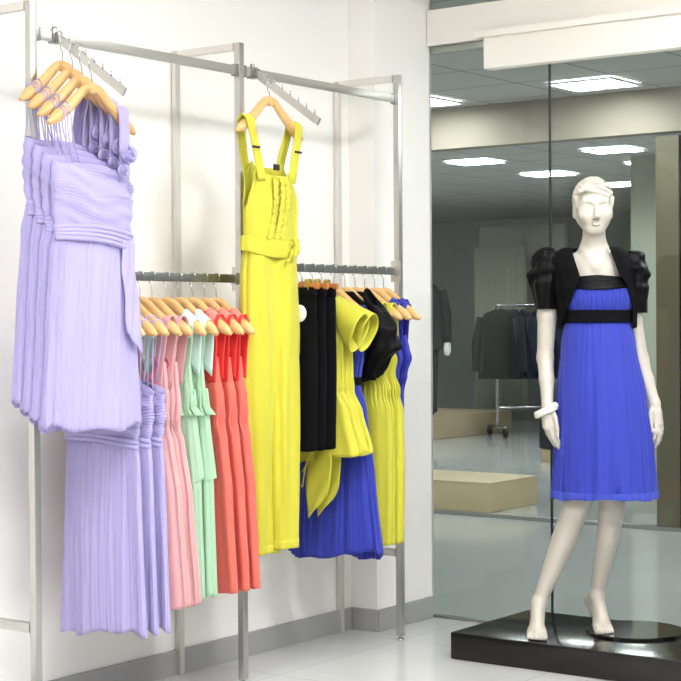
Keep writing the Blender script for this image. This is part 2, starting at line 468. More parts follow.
def lilac_dress(name='lilac_dress', neck=NS, straps='rose', seed=1, hemz=-1.130, hem_a=.212, sash=True, wa=.160, hcx=-.022):
    t = garment(name, 'x', 'dress', (0, 0, 0), 0)
    k = 0 if neck == NS else NL - NS
    ztop, zw = -.330 + k, -.540 + k; bs = 1 if neck == NS else .72
    fb = pleats((1, 5), (.002, .003), seed)
    r0 = random.Random(seed)
    g1 = gathers(9, .0016, seed + 20)
    def dbod(th, tt, z):
        x = math.cos(th)
        wave = .55 * math.sin(2.2 * x + 1) + .25 * math.sin(5 * x + 2.0)
        zz = z + .030 * wave + .004 * math.sin(9 * x + 40 * z)
        q = math.sin(zz * 2 * PI / .0175 + 2.1 * x)
        r = (.0021 + .0016 * math.sin(3.1 * x + z * 37 + seed)) * (2 * abs(q) ** .8 - 1) + .0022 * math.sin(zz * 2 * PI / .047 + x) + fb(th)
        if x > -.15 and z > zw + .12: r += .0055 * math.sin((z - .03 * math.sin(3.6 * x + .6)) * 2 * PI / .075) * min(1, (x + .15) * 4)   # draped cowl of the bust
        return r
    top = lambda th: ztop + .006 * math.sin(3 * th) - (.055 * max(0, math.cos(th)) ** 1.5) + .012 * max(0, -math.cos(th))
    bod = loft([(ztop + .03, wa - .002, .030 * bs, -.005, 0), (ztop - .05, wa + .014, .036 * bs, 0, 0), (ztop - .12, wa + .012, .034 * bs, 0, 0), (zw, wa, .030 * bs, .0, 0), (zw - .03, wa, .030 * bs, 0, 0)],
               110, 70, top, lambda th: zw - .006 - .02 * max(0, math.cos(th)), dbod)
    cloth('bodice', bod, M['lilac'], t)
    p1 = gathers(46, .0044, seed + 3, .2); p2 = gathers(19, .0068, seed + 5, .25); p3_ = pleats((3, 5, 8), (.005, .003, .002) if straps == 'rose' else (.006, .009, .007), seed + 6, .2)
    def dsk(th, tt, z): return p1(th, z) * (1 - .55 * tt) + p2(th, z) * (tt ** .9) + p3_(th, z) * tt
    sk = loft([(zw + .005, wa, .029, hcx * .2, 0), (zw - .06, wa + (hem_a - wa) * .30, .033, hcx * .4, 0), ((zw + hemz) / 2, wa + (hem_a - wa) * .65, .037, hcx * .7, 0), (hemz, hem_a, .040, hcx, 0)], 280, 44, None,
              lambda th: hemz + .012 * math.sin(2 * th + seed) + .006 * math.sin(7 * th), dsk)
    cloth('skirt', sk, M['lilac'], t, .0015)
    # lining hem, a little shorter
    p3 = pleats((13, 22), (.006, .003), seed + 9)
    ln = loft([(zw - .05, wa - .012, .020, 0, 0), (hemz + .03, hem_a - (.022 if straps == 'rose' else .044), .024 if straps == 'rose' else .012, hcx, 0)], 120, 12, None, None, lambda th, tt, z: p3(th) * tt)
    cloth('lining', ln, M['lilac_dk'], t, .0012)
    # draped waist wrap crossing to the right hip
    def wrap_pts(zl, zr, off):
        pts = []
        for i in range(40):
            th = -PI + PI * i / 39 * 1.0
            x = (wa + .006) * math.copysign(abs(math.cos(th)) ** .87, math.cos(th)); y = .035 * bs * math.copysign(abs(math.sin(th)) ** .87, math.sin(th))
            s = (x + wa + .006) / (2 * wa + .012)
            pts.append((x, y - off, zl + (zr - zl) * s + .012 * math.sin(PI * s)))
        return pts
    wr = MB()
    for q in range(4 if neck == NS else 2):
        wr.tube(wrap_pts(zw + .022 - q * .011, zw + .004 - q * .016, .002 + .001 * q), .0078, 8)
    wr.build('waist_wrap', M['lilac'], t)
    if sash:
        pts = [(.112 + .018 * u, -.040 - .008 * u + .003 * math.sin(5 * u), zw - .01 - .30 * u) for u in [i / 24 for i in range(25)]]
        V, F = ribbon(pts, (1, 0, 0), [.055 + .018 * i / 24 for i in range(25)], 12, .004, 2.0, seed)
        V = [Vector(v) for v in V]
        for i in range(25):
            for kx in range(13):
                V[i * 13 + kx].z += (-.07 * (kx / 12) + .01) * (i / 24) ** 2.5
        cloth('sash', (V, F), M['lilac'], t, .0018)
    # straps
    for j, xx in enumerate((-.146, -.135, -.120)):
        za = arm_z(neck, xx)
        V = MB()
        V.tube(bez([(xx + .018 * j, -.028, ztop + .008), (xx + .006, -.026, (za + ztop) / 2), (xx, -.024, za - .004), (xx, -.012, za + .0185), (xx, .012, za + .0185), (xx, .024, za - .004), (xx + .01, .026, (za + ztop) / 2), (xx + .018 * j, .026, ztop + .008)], 6), .0019, 6)
        V.build('thin_strap', M['lilac'], t)
    sx = .115 if neck == NS else .125
    za = arm_z(neck, sx)
    if straps == 'rose':
        shoulder_strap(t, sx, za, ztop - .04, ztop - .03, M['lilac'], .046, -.014, .034, 'wide_strap', .004, .003)
    else:
        for xx in (.108, .128):
            zb_ = arm_z(neck, xx)
            tb = MB().tube(bez([(xx - .004, -.024, ztop - .045), (xx, -.0235, zb_ - .006), (xx, -.012, zb_ + .0185), (xx, .012, zb_ + .0185), (xx, .0235, zb_ - .006), (xx - .03, .022, ztop - .02)], 6), .0022, 6)
            tb.build('thin_strap', M['lilac'], t)
    if straps == 'rose':
        rosette(t, (.106, -.050, ztop + .045), .026, M['lilac'])
        rosette(t, (.084, -.048, ztop - .006), .020, M['lilac'])
    return t

# four lilac dresses on the upper arm (hang face out)
YS = (-.158, -.121, -.084, -.047)
names4 = ('frontmost of the four high ones, whole front in view', 'second of the four high ones, behind the frontmost', 'third of the four high ones, second from the wall', 'last of the four high ones, nearest the wall')
hn4 = ('front hanger', 'second hanger from the front', 'third hanger from the front', 'last hanger')
proto_l = lilac_dress()
XO = (-1.895, -1.900, -1.905, -1.910)
for i, y in enumerate(YS):
    d = proto_l if i == 0 else copy_tree(proto_l)
    rz = (.02, .035, .05, .07)[i]
    loc = (XO[i], y, arm_top(y) + .0)
    d.location = (loc[0], loc[1], loc[2]); d.rotation_euler.z = rz
    tag(d, 'lilac ruched chiffon dress, ' + names4[i], 'dress', 'lilac dresses on the upper display arm')
    hang(proto_short, loc, rz, 'light wooden hanger of the high lilac dresses, ' + hn4[i], 'hangers on the upper left arm')

# jumpsuit
JY = -.095
JL = (-.945, JY, arm_top(JY))
def jumpsuit():
    t = garment('jumpsuit', 'long lemon yellow sleeveless jumpsuit with ruffled front and belt, hanging face out', 'jumpsuit', JL, .02)
    hang(proto_jump, JL, .02, 'light wooden hanger holding the long yellow jumpsuit', 'hanger of the yellow jumpsuit')
    z0 = JL[2]
    Zr = lambda z: z - z0
    f1 = pleats((4, 9, 15), (.004, .003, .002), 21, .5)
    top = lambda th: Zr(1.855) - .012 * math.sin(th) * -1 - .135 * abs(math.cos(th)) ** 7 + .022 * math.exp(-((abs(math.cos(th)) - .60) / .16) ** 2) - .012 - (.0 if math.sin(th) > 0 else .01)
    cloth('bodice', loft([(Zr(1.87), .138, .024, 0, 0), (Zr(1.80), .146, .030, 0, 0), (Zr(1.72), .150, .035, 0, 0), (Zr(1.62), .148, .033, 0, 0), (Zr(1.55), .146, .030, 0, 0)], 110, 40, top, None,
                         lambda th, tt, z: f1(th, z)), M['yellow'], t)
    for s, x in ((-1, -.138), (1, .138)):
        za = arm_z(NJ, x)
        shoulder_strap(t, x, za, Zr(1.80), Zr(1.80), M['yellow'], .042, -s * .052, .029, 'strap', .004, .003)
        st = MB().box((x - s * .016, -.034, Zr(1.915)), (.040, .006, .008), .001)
        tag(st.build('strap_adjuster', M['label'], t), 'small black strap adjuster')
    MB().box((-.002, -.030, Zr(1.852)), (.032, .006, .022), .002).build('size_label', M['label'], t)
    # ruffles down the front
    for xo, sd in ((-.018, 1), (.022, 2), (.052, 3)):
        pts = []
        for i in range(46):
            u = i / 45
            pts.append((xo - .006 - .032 * u + .012 * math.sin(3.2 * u), -.040 - .004 * math.sin(u * 5) , Zr(1.815) - .225 * u))
        V, F = ribbon(pts, (1, 0, 0), .030, 4)
        V = [Vector(v) for v in V]
        r = random.Random(sd)
        for i in range(46):
            w = math.sin(i * 1.75 + sd + 1.4 * math.sin(i * .61 + sd)) * (.55 + .45 * math.sin(i * .93 + 2 * sd))
            for kx in range(5):
                V[i * 5 + kx].y -= .0065 * w * (abs(kx - 2) / 2) + .002
                V[i * 5 + kx].x += .003 * math.cos(i * 1.31 + sd) * (kx - 2) / 2
        cloth('ruffle', (V, F), M['yellow'], t, .0014)
    # hips and legs
    f2 = pleats((4, 7, 12), (.008, .005, .002), 22, .5)
    cloth('trouser_top', loft([(Zr(1.58), .142, .030, 0, 0), (Zr(1.45), .150, .038, -.006, 0), (Zr(1.28), .150, .0405, -.004, 0), (Zr(1.20), .143, .036, 0, 0), (Zr(1.10), .115, .022, .004, 0)], 110, 30, None, None, lambda th, tt, z: f2(th, z)), M['yellow'], t)
    for s, xb, zb, sd in ((-1, -.040, .475, 31), (1, .058, .49, 32)):
        f3 = pleats((2, 3, 5, 8), (.008, .008, .005, .002), sd, .8)
        xt = .002 + s * .072
        cloth('trouser_leg', loft([(Zr(1.42), .055, .020, xt - .004, 0), (Zr(1.24), .075, .0375, xt - .002, -.001 * s), (Zr(1.12), .0765, .041, xt, -.003 * s), (Zr(.95), .074, .040, xt * .6 + xb * .4, -.010 * s), (Zr(.75), .066, .037, xt * .25 + xb * .75, -.016 * s), (Zr(zb), .058, .033, xb, -.018 * s)],
                                  64, 40, None, None, lambda th, tt, z, f3=f3: f3(th, z) * (.5 + .5 * tt)), M['yellow'], t)
        hm = loft([(Zr(zb + .03), .0598, .0350, xb, -.018 * s), (Zr(zb - .001), .0592, .0345, xb, -.018 * s)], 64, 4, None, None, lambda th, tt, z, f3=f3: f3(th, z))
        cloth('hem', hm, M['yellow'], t, .002)
    # belt and its tied end
    fb = pleats((3, 17), (.002, .0012), 23)
    cloth('belt', loft([(Zr(1.605), .155, .037, 0, 0), (Zr(1.575), .158, .040, 0, 0), (Zr(1.545), .156, .039, 0, 0)], 110, 10, lambda th: Zr(1.605) - .012 * (1 if math.sin(th) < 0 else 0) * (1 - abs(math.cos(th)) ** 2), lambda th: Zr(1.552) - .022 * (1 if math.sin(th) < 0 else 0) * (1 - abs(math.cos(th)) ** 2), lambda th, tt, z: fb(th)), M['yellow'], t, .005)
    pts = bez([(.070, -.052, Zr(1.575)), (.045, -.060, Zr(1.545)), (.012, -.062, Zr(1.505))], 6)
    cloth('belt_end', ribbon(pts, (.75, 0, .66), [.052 - .002 * i for i in range(len(pts))], 6, .003, 1.5), M['yellow'], t, .005)
    MB().tube(bez([(.058, -.058, Zr(1.60)), (.066, -.068, Zr(1.575)), (.058, -.062, Zr(1.535))], 5), .009, 10).build('belt_loop', M['yellow'], t)
    return t
jumpsuit()

# ---- lower left rail
def simple_dress(name, neck, rings, m, seed, gz=None, topd=.02, ks=(5, 9, 17), amps=(.005, .003, .002), body_name='body', botw=.008, gather=.0035, gw=.03, dz=0):
    """sleeveless body with an elastic gathered waist at gz"""
    t = garment(name, 'x', 'dress', (0, 0, 0), 0)
    f1 = pleats(ks, amps, seed, .3); fg = pleats((38, 53), (1, .6), seed + 1)
    zt, zb = rings[0][0], rings[-1][0]
    def disp(th, tt, z):
        fall = min(1, max(0, (zt - z) / (zt - zb)))
        d = f1(th, z) * (.35 + .9 * fall)
        if gz is not None:
            d += gather * fg(th) * math.exp(-((z - gz) / gw) ** 2) + gather * .35 * fg(th) * math.exp(-max(0, gz - z) / .05) * (1 if z < gz else 0)
        return d
    top = lambda th: zt - topd * (1 - (min(.90, abs(math.cos(th))) / .90) ** 2) * (1.35 if math.sin(th) < 0 else .6)
    cloth(body_name, loft(rings, 180, 60, top, lambda th: zb + botw * math.sin(2 * th + seed), disp), m, t)
    return t

LOWX = dict(l1=-1.705, l2=-1.64, l3=-1.578, p1=-1.521, p2=-1.463, m1=-1.393, m2=-1.328, c1=-1.261, c2=-1.195, c3=-1.134)
def put(o, x, label, cat, group, drz=0, dy=0):
    o.location = (x, dy, low_top(x)); o.rotation_euler.z = LOW_RZ + drz
    return tag(o, label, cat, group)
G1 = 'hangers on the lower left rail'
def lowhang(x, what, drz=0): return hang(proto_long, (x, 0, low_top(x)), LOW_RZ + drz, 'wooden hanger on the lower left rail ' + what, G1)

# three lilac dresses below
ORD = ('leftmost', 'middle', 'rightmost')
lowl = lilac_dress('lilac_dress', NL, 'none', 41, -1.165, .158, False, .136, .008)
for i, kx in enumerate(('l1', 'l2', 'l3')):
    o = lowl if i == 0 else copy_tree(lowl)
    put(o, LOWX[kx], 'long lilac dress with banded waist, hanging low behind the high lilac ones, %s of three' % ORD[i], 'dress', 'lilac dresses on the lower rail', (.10, .04, .0)[i])
    lowhang(LOWX[kx], 'carrying a low lilac dress, %s of three' % ORD[i], (.10, .04, 0)[i])
# pink
RP = [(-.295, .104, .020, 0, 0), (-.36, .110, .024, 0, 0), (-.42, .118, .026, 0, 0), (-.49, .112, .024, 0, 0), (-.512, .108, .022, 0, 0), (-.56, .132, .027, 0, 0), (-.75, .165, .029, .0, 0), (-1.10, .195, .031, 0, 0)]
pinkp = simple_dress('pink_dress', NL, RP, M['pink'], 51, -.505, .085)
for s in (-1, 1):
    shoulder_strap(pinkp, s * .118, arm_z(NL, .118), -.38, -.37, M['pink'], .045, -s * .034, .024)
    cl = [(s * .085 + .012 * math.sin(i * .9), -.034 - .004 * math.cos(i), -.275 - i * .0125) for i in range(10)]
    tag(cloth('ribbon_tie', ribbon(cl, (1, 0, 0), .018, 4, .003, 1), M['rose'], pinkp, .0015), 'deep rose ribbon tie')
for i, kx in enumerate(('p1', 'p2')):
    o = pinkp if i == 0 else copy_tree(pinkp)
    put(o, LOWX[kx], ('pale pink sleeveless dress hanging right next to the low lilac dresses', 'pale pink sleeveless dress hanging right next to the mint green dresses')[i], 'dress', 'pink dresses on the lower rail', (.03, 0)[i])
    lowhang(LOWX[kx], ('carrying the pink dress nearer the lilac ones', 'carrying the pink dress nearer the mint ones')[i], (.03, 0)[i])
# mint
RM = [(-.29, .104, .020, 0, 0), (-.36, .110, .023, 0, 0), (-.42, .118, .028, 0, 0), (-.455, .104, .022, 0, 0), (-.50, .126, .028, 0, 0), (-.72, .148, .031, 0, 0), (-1.085, .158, .034, 0, 0)]
mintp = simple_dress('mint_dress', NL, RM, M['mint'], 61, -.45, .10, (5, 9, 17), (.005, .004, .003))
ff = pleats((26, 15), (.007, .005), 66)
cloth('waist_frill', loft([(-.405, .118, .026, 0, 0), (-.45, .116, .026, 0, 0), (-.478, .136, .034, 0, 0)], 160, 14, lambda th: -.40 + .012 * math.sin(9 * th), None, lambda th, tt, z: ff(th) * (.3 + tt)), M['mint'], mintp, .0015)
fo = pleats((5, 7), (.004, .003), 67)
cloth('overskirt', loft([(-.47, .122, .028, 0, 0), (-.74, .154, .038, 0, 0)], 140, 20, None, lambda th: -.72 + .03 * math.sin(th + 1), lambda th, tt, z: fo(th)), M['mint'], mintp, .0015)
for s in (-1, 1):
    pts = bez([(s * .116, -.026, arm_z(NL, .116) - .006), (s * .108, -.028, -.27), (s * .085, -.029, -.34), (s * .045, -.030, -.42)], 6)
    tag(cloth('neck_panel', ribbon(pts, (1, 0, 0), .05, 6), M['mint'], mintp, .002), 'mint panel running to the V neck')
    tag(cloth('shoulder_loop', ribbon(bez([(s * .110, -.026, arm_z(NL, .110) - .012), (s * .110, -.015, arm_z(NL, .110) + .020), (s * .110, 0, arm_z(NL, .110) + .0265), (s * .110, .015, arm_z(NL, .110) + .020), (s * .110, .026, arm_z(NL, .110) - .012), (s * .10, .024, -.33)], 5), (1, 0, -.75 * s), .060, 5), M['ice'], mintp, .002), 'pale aqua satin shoulder loop')
for i, kx in enumerate(('m1', 'm2')):
    o = mintp if i == 0 else copy_tree(mintp)
    put(o, LOWX[kx], ('mint green V neck dress with frilled waist, beside the pink dresses', 'mint green V neck dress with frilled waist, beside the coral dresses')[i], 'dress', 'mint dresses on the lower rail', (.0, -.02)[i])
    lowhang(LOWX[kx], ('carrying the mint dress beside the pink ones', 'carrying the mint dress beside the coral ones')[i], (0, -.02)[i])
# coral
RC = [(-.285, .112, .020, 0, 0), (-.34, .118, .024, 0, 0), (-.42, .136, .030, 0, 0), (-.475, .138, .030, 0, 0), (-.505, .132, .026, 0, 0), (-.56, .150, .030, 0, 0), (-.75, .172, .031, 0, 0), (-1.09, .192, .031, 0, 0)]
corp = simple_dress('coral_dress', NL, RC, M['coral'], 71, -.50, .095, (3, 5, 9), (.006, .004, .002), botw=.006)
for s in (-1, 1):
    tag(shoulder_strap(corp, s * .112, arm_z(NL, .112), -.37, -.36, M['red'], .040, -s * .014, .019), 'bright red inner strap')
    tag(shoulder_strap(corp, s * .075, arm_z(NL, .075) - .01, -.39, -.36, M['red'], .034, -s * .004, .017, 'inner_strap'), 'bright red inner strap')
    tag(cloth('shoulder_loop', ribbon(bez([(s * .104, -.028, arm_z(NL, .104) - .012), (s * .104, -.016, arm_z(NL, .104) + .021), (s * .104, 0, arm_z(NL, .104) + .028), (s * .104, .016, arm_z(NL, .104) + .021), (s * .104, .028, arm_z(NL, .104) - .012)], 5), (1, 0, -.75 * s), .062, 5), M['salmon'], corp, .002), 'salmon satin shoulder loop')
for i, kx in enumerate(('c1', 'c2', 'c3')):
    o = corp if i == 0 else copy_tree(corp)
    put(o, LOWX[kx], ('coral scoop neck dress hanging next to the mint dresses', 'coral scoop neck dress in the middle of the coral trio', 'coral scoop neck dress hanging next to the yellow jumpsuit')[i], 'dress', 'coral dresses on the lower rail', (0, -.01, -.03)[i])
    lowhang(LOWX[kx], ('carrying the coral dress next to the mint ones', 'carrying the middle coral dress', 'carrying the coral dress next to the jumpsuit')[i], (0, -.01, -.03)[i])

# ---- lower right rail
RX = dict(k1=-.755, k2=-.701, k3=-.640, y1=-.575, y2=-.516, bd=-.445, bo=-.367, d1=-.301, d2=-.235, b1=-.168, b2=-.106)
G2 = 'hangers on the lower right rail'
def rhang(x, what, proto=None, drz=0):
    return hang(proto or proto_long, (x, 0, low_top(x)), LOW_RZ + drz, what, G2)
# black skirts on clip hangers
fk = pleats((2, 3, 5), (.004, .003, .002), 81, .5)
sk = garment('black_skirt', 'x', 'skirt', (0, 0, 0), 0)
cloth('body', loft([(-.092, .150, .012, 0, 0), (-.14, .152, .018, 0, 0), (-.40, .156, .022, 0, 0), (-.685, .150, .022, 0, 0)], 100, 36, None, lambda th: -.682 + .006 * math.sin(th * 2), lambda th, tt, z: fk(th, z) * tt), M['black_m'], sk)
cloth('waistband', loft([(-.086, .153, .0135, 0, 0), (-.120, .154, .016, 0, 0)], 80, 4), M['black'], sk, .003)
for i, kx in enumerate(('k1', 'k2', 'k3')):
    o = sk if i == 0 else copy_tree(sk)
    put(o, RX[kx], ('plain black skirt next to the yellow jumpsuit, first of three', 'plain black skirt, middle one of three', 'plain black skirt next to the yellow tops, last of three')[i], 'skirt', 'black skirts on clip hangers')
    rhang(RX[kx], ('brown clip hanger holding the black skirt next to the jumpsuit', 'brown clip hanger holding the middle black skirt', 'brown clip hanger holding the black skirt next to the yellow tops')[i], proto_clip)
    if i == 0:
        tgm = MB()
        v, f = sweep([(0, -.0, 0), (0, -.004, 0), (0, -.010, 0), (0, -.013, 0)], [.024, .032, .032, .022], 24, True)
        tgm.add([(p[0] + .098, p[1] - .028, p[2] - .182) for p in v], f)
        tag(tgm.build('security_tag', M['tagw'], o), 'round white security tag')

# yellow tops
yt = garment('peplum_blouse', 'x', 'top', (0, 0, 0), 0)
fy = pleats((5, 11), (.004, .003), 91, .3); fyg = pleats((36, 51), (.003, .002), 92)
cloth('body', loft([(-.06, .128, .027, 0, 0), (-.22, .132, .030, 0, 0), (-.30, .134, .034, 0, 0), (-.46, .138, .034, 0, 0), (-.475, .136, .032, 0, 0), (-.55, .178, .040, .0, 0), (-.71, .222, .046, .004, 0)], 150, 50,
                   lambda th: arm_z(NL, .125 * abs(math.cos(th))) + .016 - .03 * (1 - abs(math.cos(th))) , lambda th: -.705 + .012 * math.sin(2 * th),
                   lambda th, tt, z: fy(th, z) * (.4 + tt) + fyg(th) * math.exp(-((z + .47) / .04) ** 2)), M['yellow2'], yt)
for s in (-1, 1):
    # flared cap sleeve over the end of the hanger
    V = []; F = []; n = 40; m_ = 16
    for j in range(m_ + 1):
        u = j / m_
        cx = s * (.075 + .140 * u); cz = arm_z(NL, .075 + .09 * u) + .006 - .022 * u
        ra = .034 + .036 * u; rb = .031 + .016 * u
        for k in range(n):
            a = 2 * PI * k / n
            fl = 1 + .05 * u * math.sin(3 * a + 1) + .03 * u * math.sin(5 * a)
            V.append((cx + s * (.03 * u * math.sin(a)), rb * math.cos(a) * fl, cz - .016 + ra * math.sin(a) * fl - .02 * u))
    for j in range(m_):
        for k in range(n):
            k2 = (k + 1) % n; F.append((j * n + k, j * n + k2, (j + 1) * n + k2, (j + 1) * n + k))
    cloth('cap_sleeve', (V, F), M['yellow2'], yt)
fb_ = MB()
for q in range(7): fb_.ball((-.0, -.040, -.24 - q * .045), (.006, .003, .006), 8)
fb_.build('button', M['brass'], yt)
for i, kx in enumerate(('y1', 'y2')):
    o = yt if i == 0 else copy_tree(yt)
    put(o, RX[kx], ('yellow peplum top with cap sleeves and long tie, next to the black skirts', 'yellow peplum top with cap sleeves, right of the tied one')[i], 'top', 'yellow cap sleeve tops', (0, .0)[i])
    rhang(RX[kx], ('light wooden hanger inside the yellow top nearer the black skirts', 'light wooden hanger inside the yellow top nearer the black bolero')[i])
    if i == 0:
        # the long pointed tie and its loops
        z0 = -.66
        pts = [(.065 + .012 * u - .030 * u * u, -.052 - .004 * math.sin(4 * u), z0 - .245 * u) for u in [k / 20 for k in range(21)]]
        V, F = ribbon(pts, (1, 0, 0), [.085 + .03 * math.sin(PI * k / 20) for k in range(21)], 10, .004, 1.2)
        V = [Vector(v) for v in V]
        for a in range(21):
            for b_ in range(11): V[a * 11 + b_].z += (-.050 + .085 * b_ / 10) * (a / 20) ** 2
        tag(cloth('tie_end', (V, F), M['yellow2'], o, .002), 'long pointed tie end')
        for q, (dx, dz) in enumerate(((-.10, -.075), (-.055, -.125), (-.135, -.035))):
            pts = bez([(.045, -.060, z0 - .05), (.045 + dx * .5, -.068, z0 - .05 + dz * .2), (.045 + dx, -.062, z0 - .05 + dz)], 8)
            tag(cloth('bow_loop', ribbon(pts, (.25, 0, 1), [.045 - .042 * (k / 16) ** 1.5 for k in range(17)], 5, .003, 1), M['yellow2'], o, .002), 'pointed bow end')

# blue pleated dress
bd = garment('blue_dress', 'long cobalt blue pleated dress hanging behind the yellow tops and under the black bolero', 'dress', (0, 0, 0), 0)
fbp_a = gathers(44, .0030, 101, .15); fbp_b = gathers(22, .0062, 104, .2)
fbp = lambda th, z: fbp_a(th, z) * .7 + fbp_b(th, z) * min(1, max(0, (-.44 - z) / .5))
cloth('skirt', loft([(-.44, .118, .026, 0, 0), (-.55, .150, .034, 0, 0), (-.80, .180, .044, 0, 0), (-1.12, .212, .055, 0, 0)], 220, 40, None, lambda th: -1.105 + .022 * math.sin(2 * th + 2.6) + .004 * math.sin(9 * th),
                    lambda th, tt, z: fbp(th, z) * (.45 + .75 * tt)), M['blue'], bd, .0015)
fbb = pleats((29, 17), (.002, .002), 102)
cloth('bodice', loft([(-.26, .120, .024, 0, 0), (-.34, .135, .030, 0, 0), (-.43, .122, .028, 0, 0)], 130, 20, None, None, lambda th, tt, z: fbb(th)), M['blue'], bd)
cloth('waistband', loft([(-.425, .126, .030, 0, 0), (-.455, .126, .030, 0, 0)], 100, 5), M['black'], bd, .003)
fbl = pleats((9, 14), (.006, .003), 103)
cloth('lining', loft([(-.5, .12, .024, 0, 0), (-1.085, .19, .038, 0, 0)], 110, 12, None, None, lambda th, tt, z: fbl(th) * tt), M['blue_dk'], bd, .0012)
for s in (-1, 1):
    shoulder_strap(bd, s * .13, arm_z(NL, .13), -.27, -.27, M['blue_dk'], .03, -s * .02, .026)
put(bd, RX['bd'], None, None, None)
rhang(RX['bd'], 'light wooden hanger of the long blue pleated dress, left of the black bolero')

# black bolero
bo = garment('black_bolero', 'black satin bolero with a big puffed sleeve hanging among the yellow clothes', 'bolero', (0, 0, 0), 0)
fbo = pleats((4, 7), (.004, .003), 111, .3)
cloth('body', loft([(-.06, .150, .030, 0, 0), (-.17, .152, .034, 0, 0), (-.25, .150, .036, 0, 0), (-.42, .140, .034, 0, 0)], 110, 30,
                   lambda th: arm_z(NL, max(.05, .15 * abs(math.cos(th)))) + .022, lambda th: -.42 - .02 * max(0, math.cos(th)), lambda th, tt, z: fbo(th, z)), M['black'], bo)
for s in (-1, 1):
    V = []; F = []; n = 44; m_ = 40
    for j in range(m_ + 1):
        u = j / m_
        zc = -.118 - .315 * u
        cx = s * lin([(0, .120), (.12, .150), (.35, .178), (.62, .182), (.74, .155), (1, .118)], u)
        ra = lin([(0, .020), (.10, .048), (.3, .060), (.58, .062), (.70, .050), (.9, .050), (1, .046)], u)
        rb = lin([(0, .026), (.15, .046), (.6, .050), (.8, .038), (1, .034)], u)
        for k in range(n):
            a = 2 * PI * k / n
            wob = .0065 * math.sin(u * 19 + 1.8 * math.cos(a) + 1.1 * math.sin(2 * a) + s) * math.exp(-((u - .42) / .33) ** 2) + .004 * math.sin(5 * a + u * 7)
            V.append((cx + (ra + wob) * math.cos(a), (rb + wob) * math.sin(a), zc - .035 * math.cos(a) * s * (1 - u) + .03 * math.cos(a) * s * max(0, u - .5)))
    for j in range(m_):
        for k in range(n):
            k2 = (k + 1) % n; F.append((j * n + k, j * n + k2, (j + 1) * n + k2, (j + 1) * n + k))
    cloth('puff_sleeve', (V, F), M['black'], bo)
put(bo, RX['bo'], None, None, None)
rhang(RX['bo'], 'light wooden hanger inside the black puff sleeve bolero')

# yellow dresses
RY = [(-.315, .128, .022, 0, 0), (-.36, .150, .026, 0, 0), (-.42, .138, .026, 0, 0), (-.475, .158, .026, 0, 0), (-.50, .155, .024, 0, 0), (-.56, .176, .030, 0, 0), (-.80, .178, .032, 0, 0), (-1.085, .172, .032, 0, 0)]
yd = simple_dress('yellow_dress', NL, RY, M['yellow2'], 121, -.485, .03, (4, 7, 13), (.004, .003, .002), gather=.004)
for s in (-1, 1):
    shoulder_strap(yd, s * .115, arm_z(NL, .115), -.33, -.33, M['yellow2'], .05, s * .0, .024)
for i, kx in enumerate(('d1', 'd2')):
    o = yd if i == 0 else copy_tree(yd)
    put(o, RX[kx], ('straight yellow sleeveless dress right behind the black bolero', 'straight yellow sleeveless dress beside the blue strappy dresses')[i], 'dress', 'yellow dresses on the right rail')
    rhang(RX[kx], ('light wooden hanger carrying the yellow dress behind the bolero', 'light wooden hanger carrying the yellow dress beside the blue strappy ones')[i])
# blue strappy dresses at the end
RB = [(-.27, .106, .020, 0, 0), (-.32, .118, .024, 0, 0), (-.36, .130, .026, 0, 0), (-.42, .104, .022, 0, 0), (-.50, .090, .020, 0, 0), (-.70, .096, .022, -.01, 0), (-.98, .098, .024, -.012, 0)]
bs = simple_dress('blue_strap_dress', NL, RB, M['blue_dk'], 131, -.43, .04, (6, 11, 19), (.003, .003, .002))
for s in (-1, 1):
    shoulder_strap(bs, s * .094, arm_z(NL, .094), -.32, -.31, M['blue_dk'], .034, -s * .012, .022)
    tag(cloth('shoulder_loop', ribbon(bez([(s * .104, -.028, arm_z(NL, .104) - .012), (s * .104, -.016, arm_z(NL, .104) + .021), (s * .104, 0, arm_z(NL, .104) + .028), (s * .104, .016, arm_z(NL, .104) + .021), (s * .104, .028, arm_z(NL, .104) - .012)], 5), (1, 0, -.75 * s), .042, 5), M['blue'], bs, .002), 'bright blue shoulder loop')
for i, kx in enumerate(('b1', 'b2')):
    o = bs if i == 0 else copy_tree(bs)
    put(o, RX[kx], ('blue strappy dress next to the yellow dresses, second from the rail end', 'blue strappy dress at the very end of the rail by the right upright')[i], 'dress', 'blue strappy dresses on the right rail')
    rhang(RX[kx], ('light wooden hanger carrying the blue strappy dress second from the rail end', 'light wooden hanger carrying the blue strappy dress at the rail end')[i])

# ------------------------------------------------------------------ mannequin
PLAT_H = .104
pl = thing('display_platform', 'low glossy black display platform on the pale tiled floor before the glass', 'platform', (.095, -1.36, 0))
flat_shade(MB().box((0, 0, .053), (.59, 1.98, .102), .004).build('top_box', M['plinth_black'], pl))
flat_shade(MB().box((0, 0, .006), (.575, 1.965, .012), .001).build('toe_strip', M['blk'], pl))

MO = Vector((.036, -.873, 0)); MV = Vector((.886, .464, 0)).normalized(); MR = Vector((MV.y, -MV.x, 0))
MRZ = math.atan2(MR.y, MR.x)
man = thing('mannequin', 'white female mannequin with short moulded hair on black platform, in blue dress and black bolero', 'mannequin', (MO.x, MO.y, PLAT_H), MRZ)
def fz(v): return 1.3 + (320.2 - v) / 265.3 - PLAT_H
def fx(u, v): return (u - 596.8 + 1.25 * (fz(v) + PLAT_H)) / 268.5
def P(u, v, y): return np.array((fx(u, v), y, fz(v)))

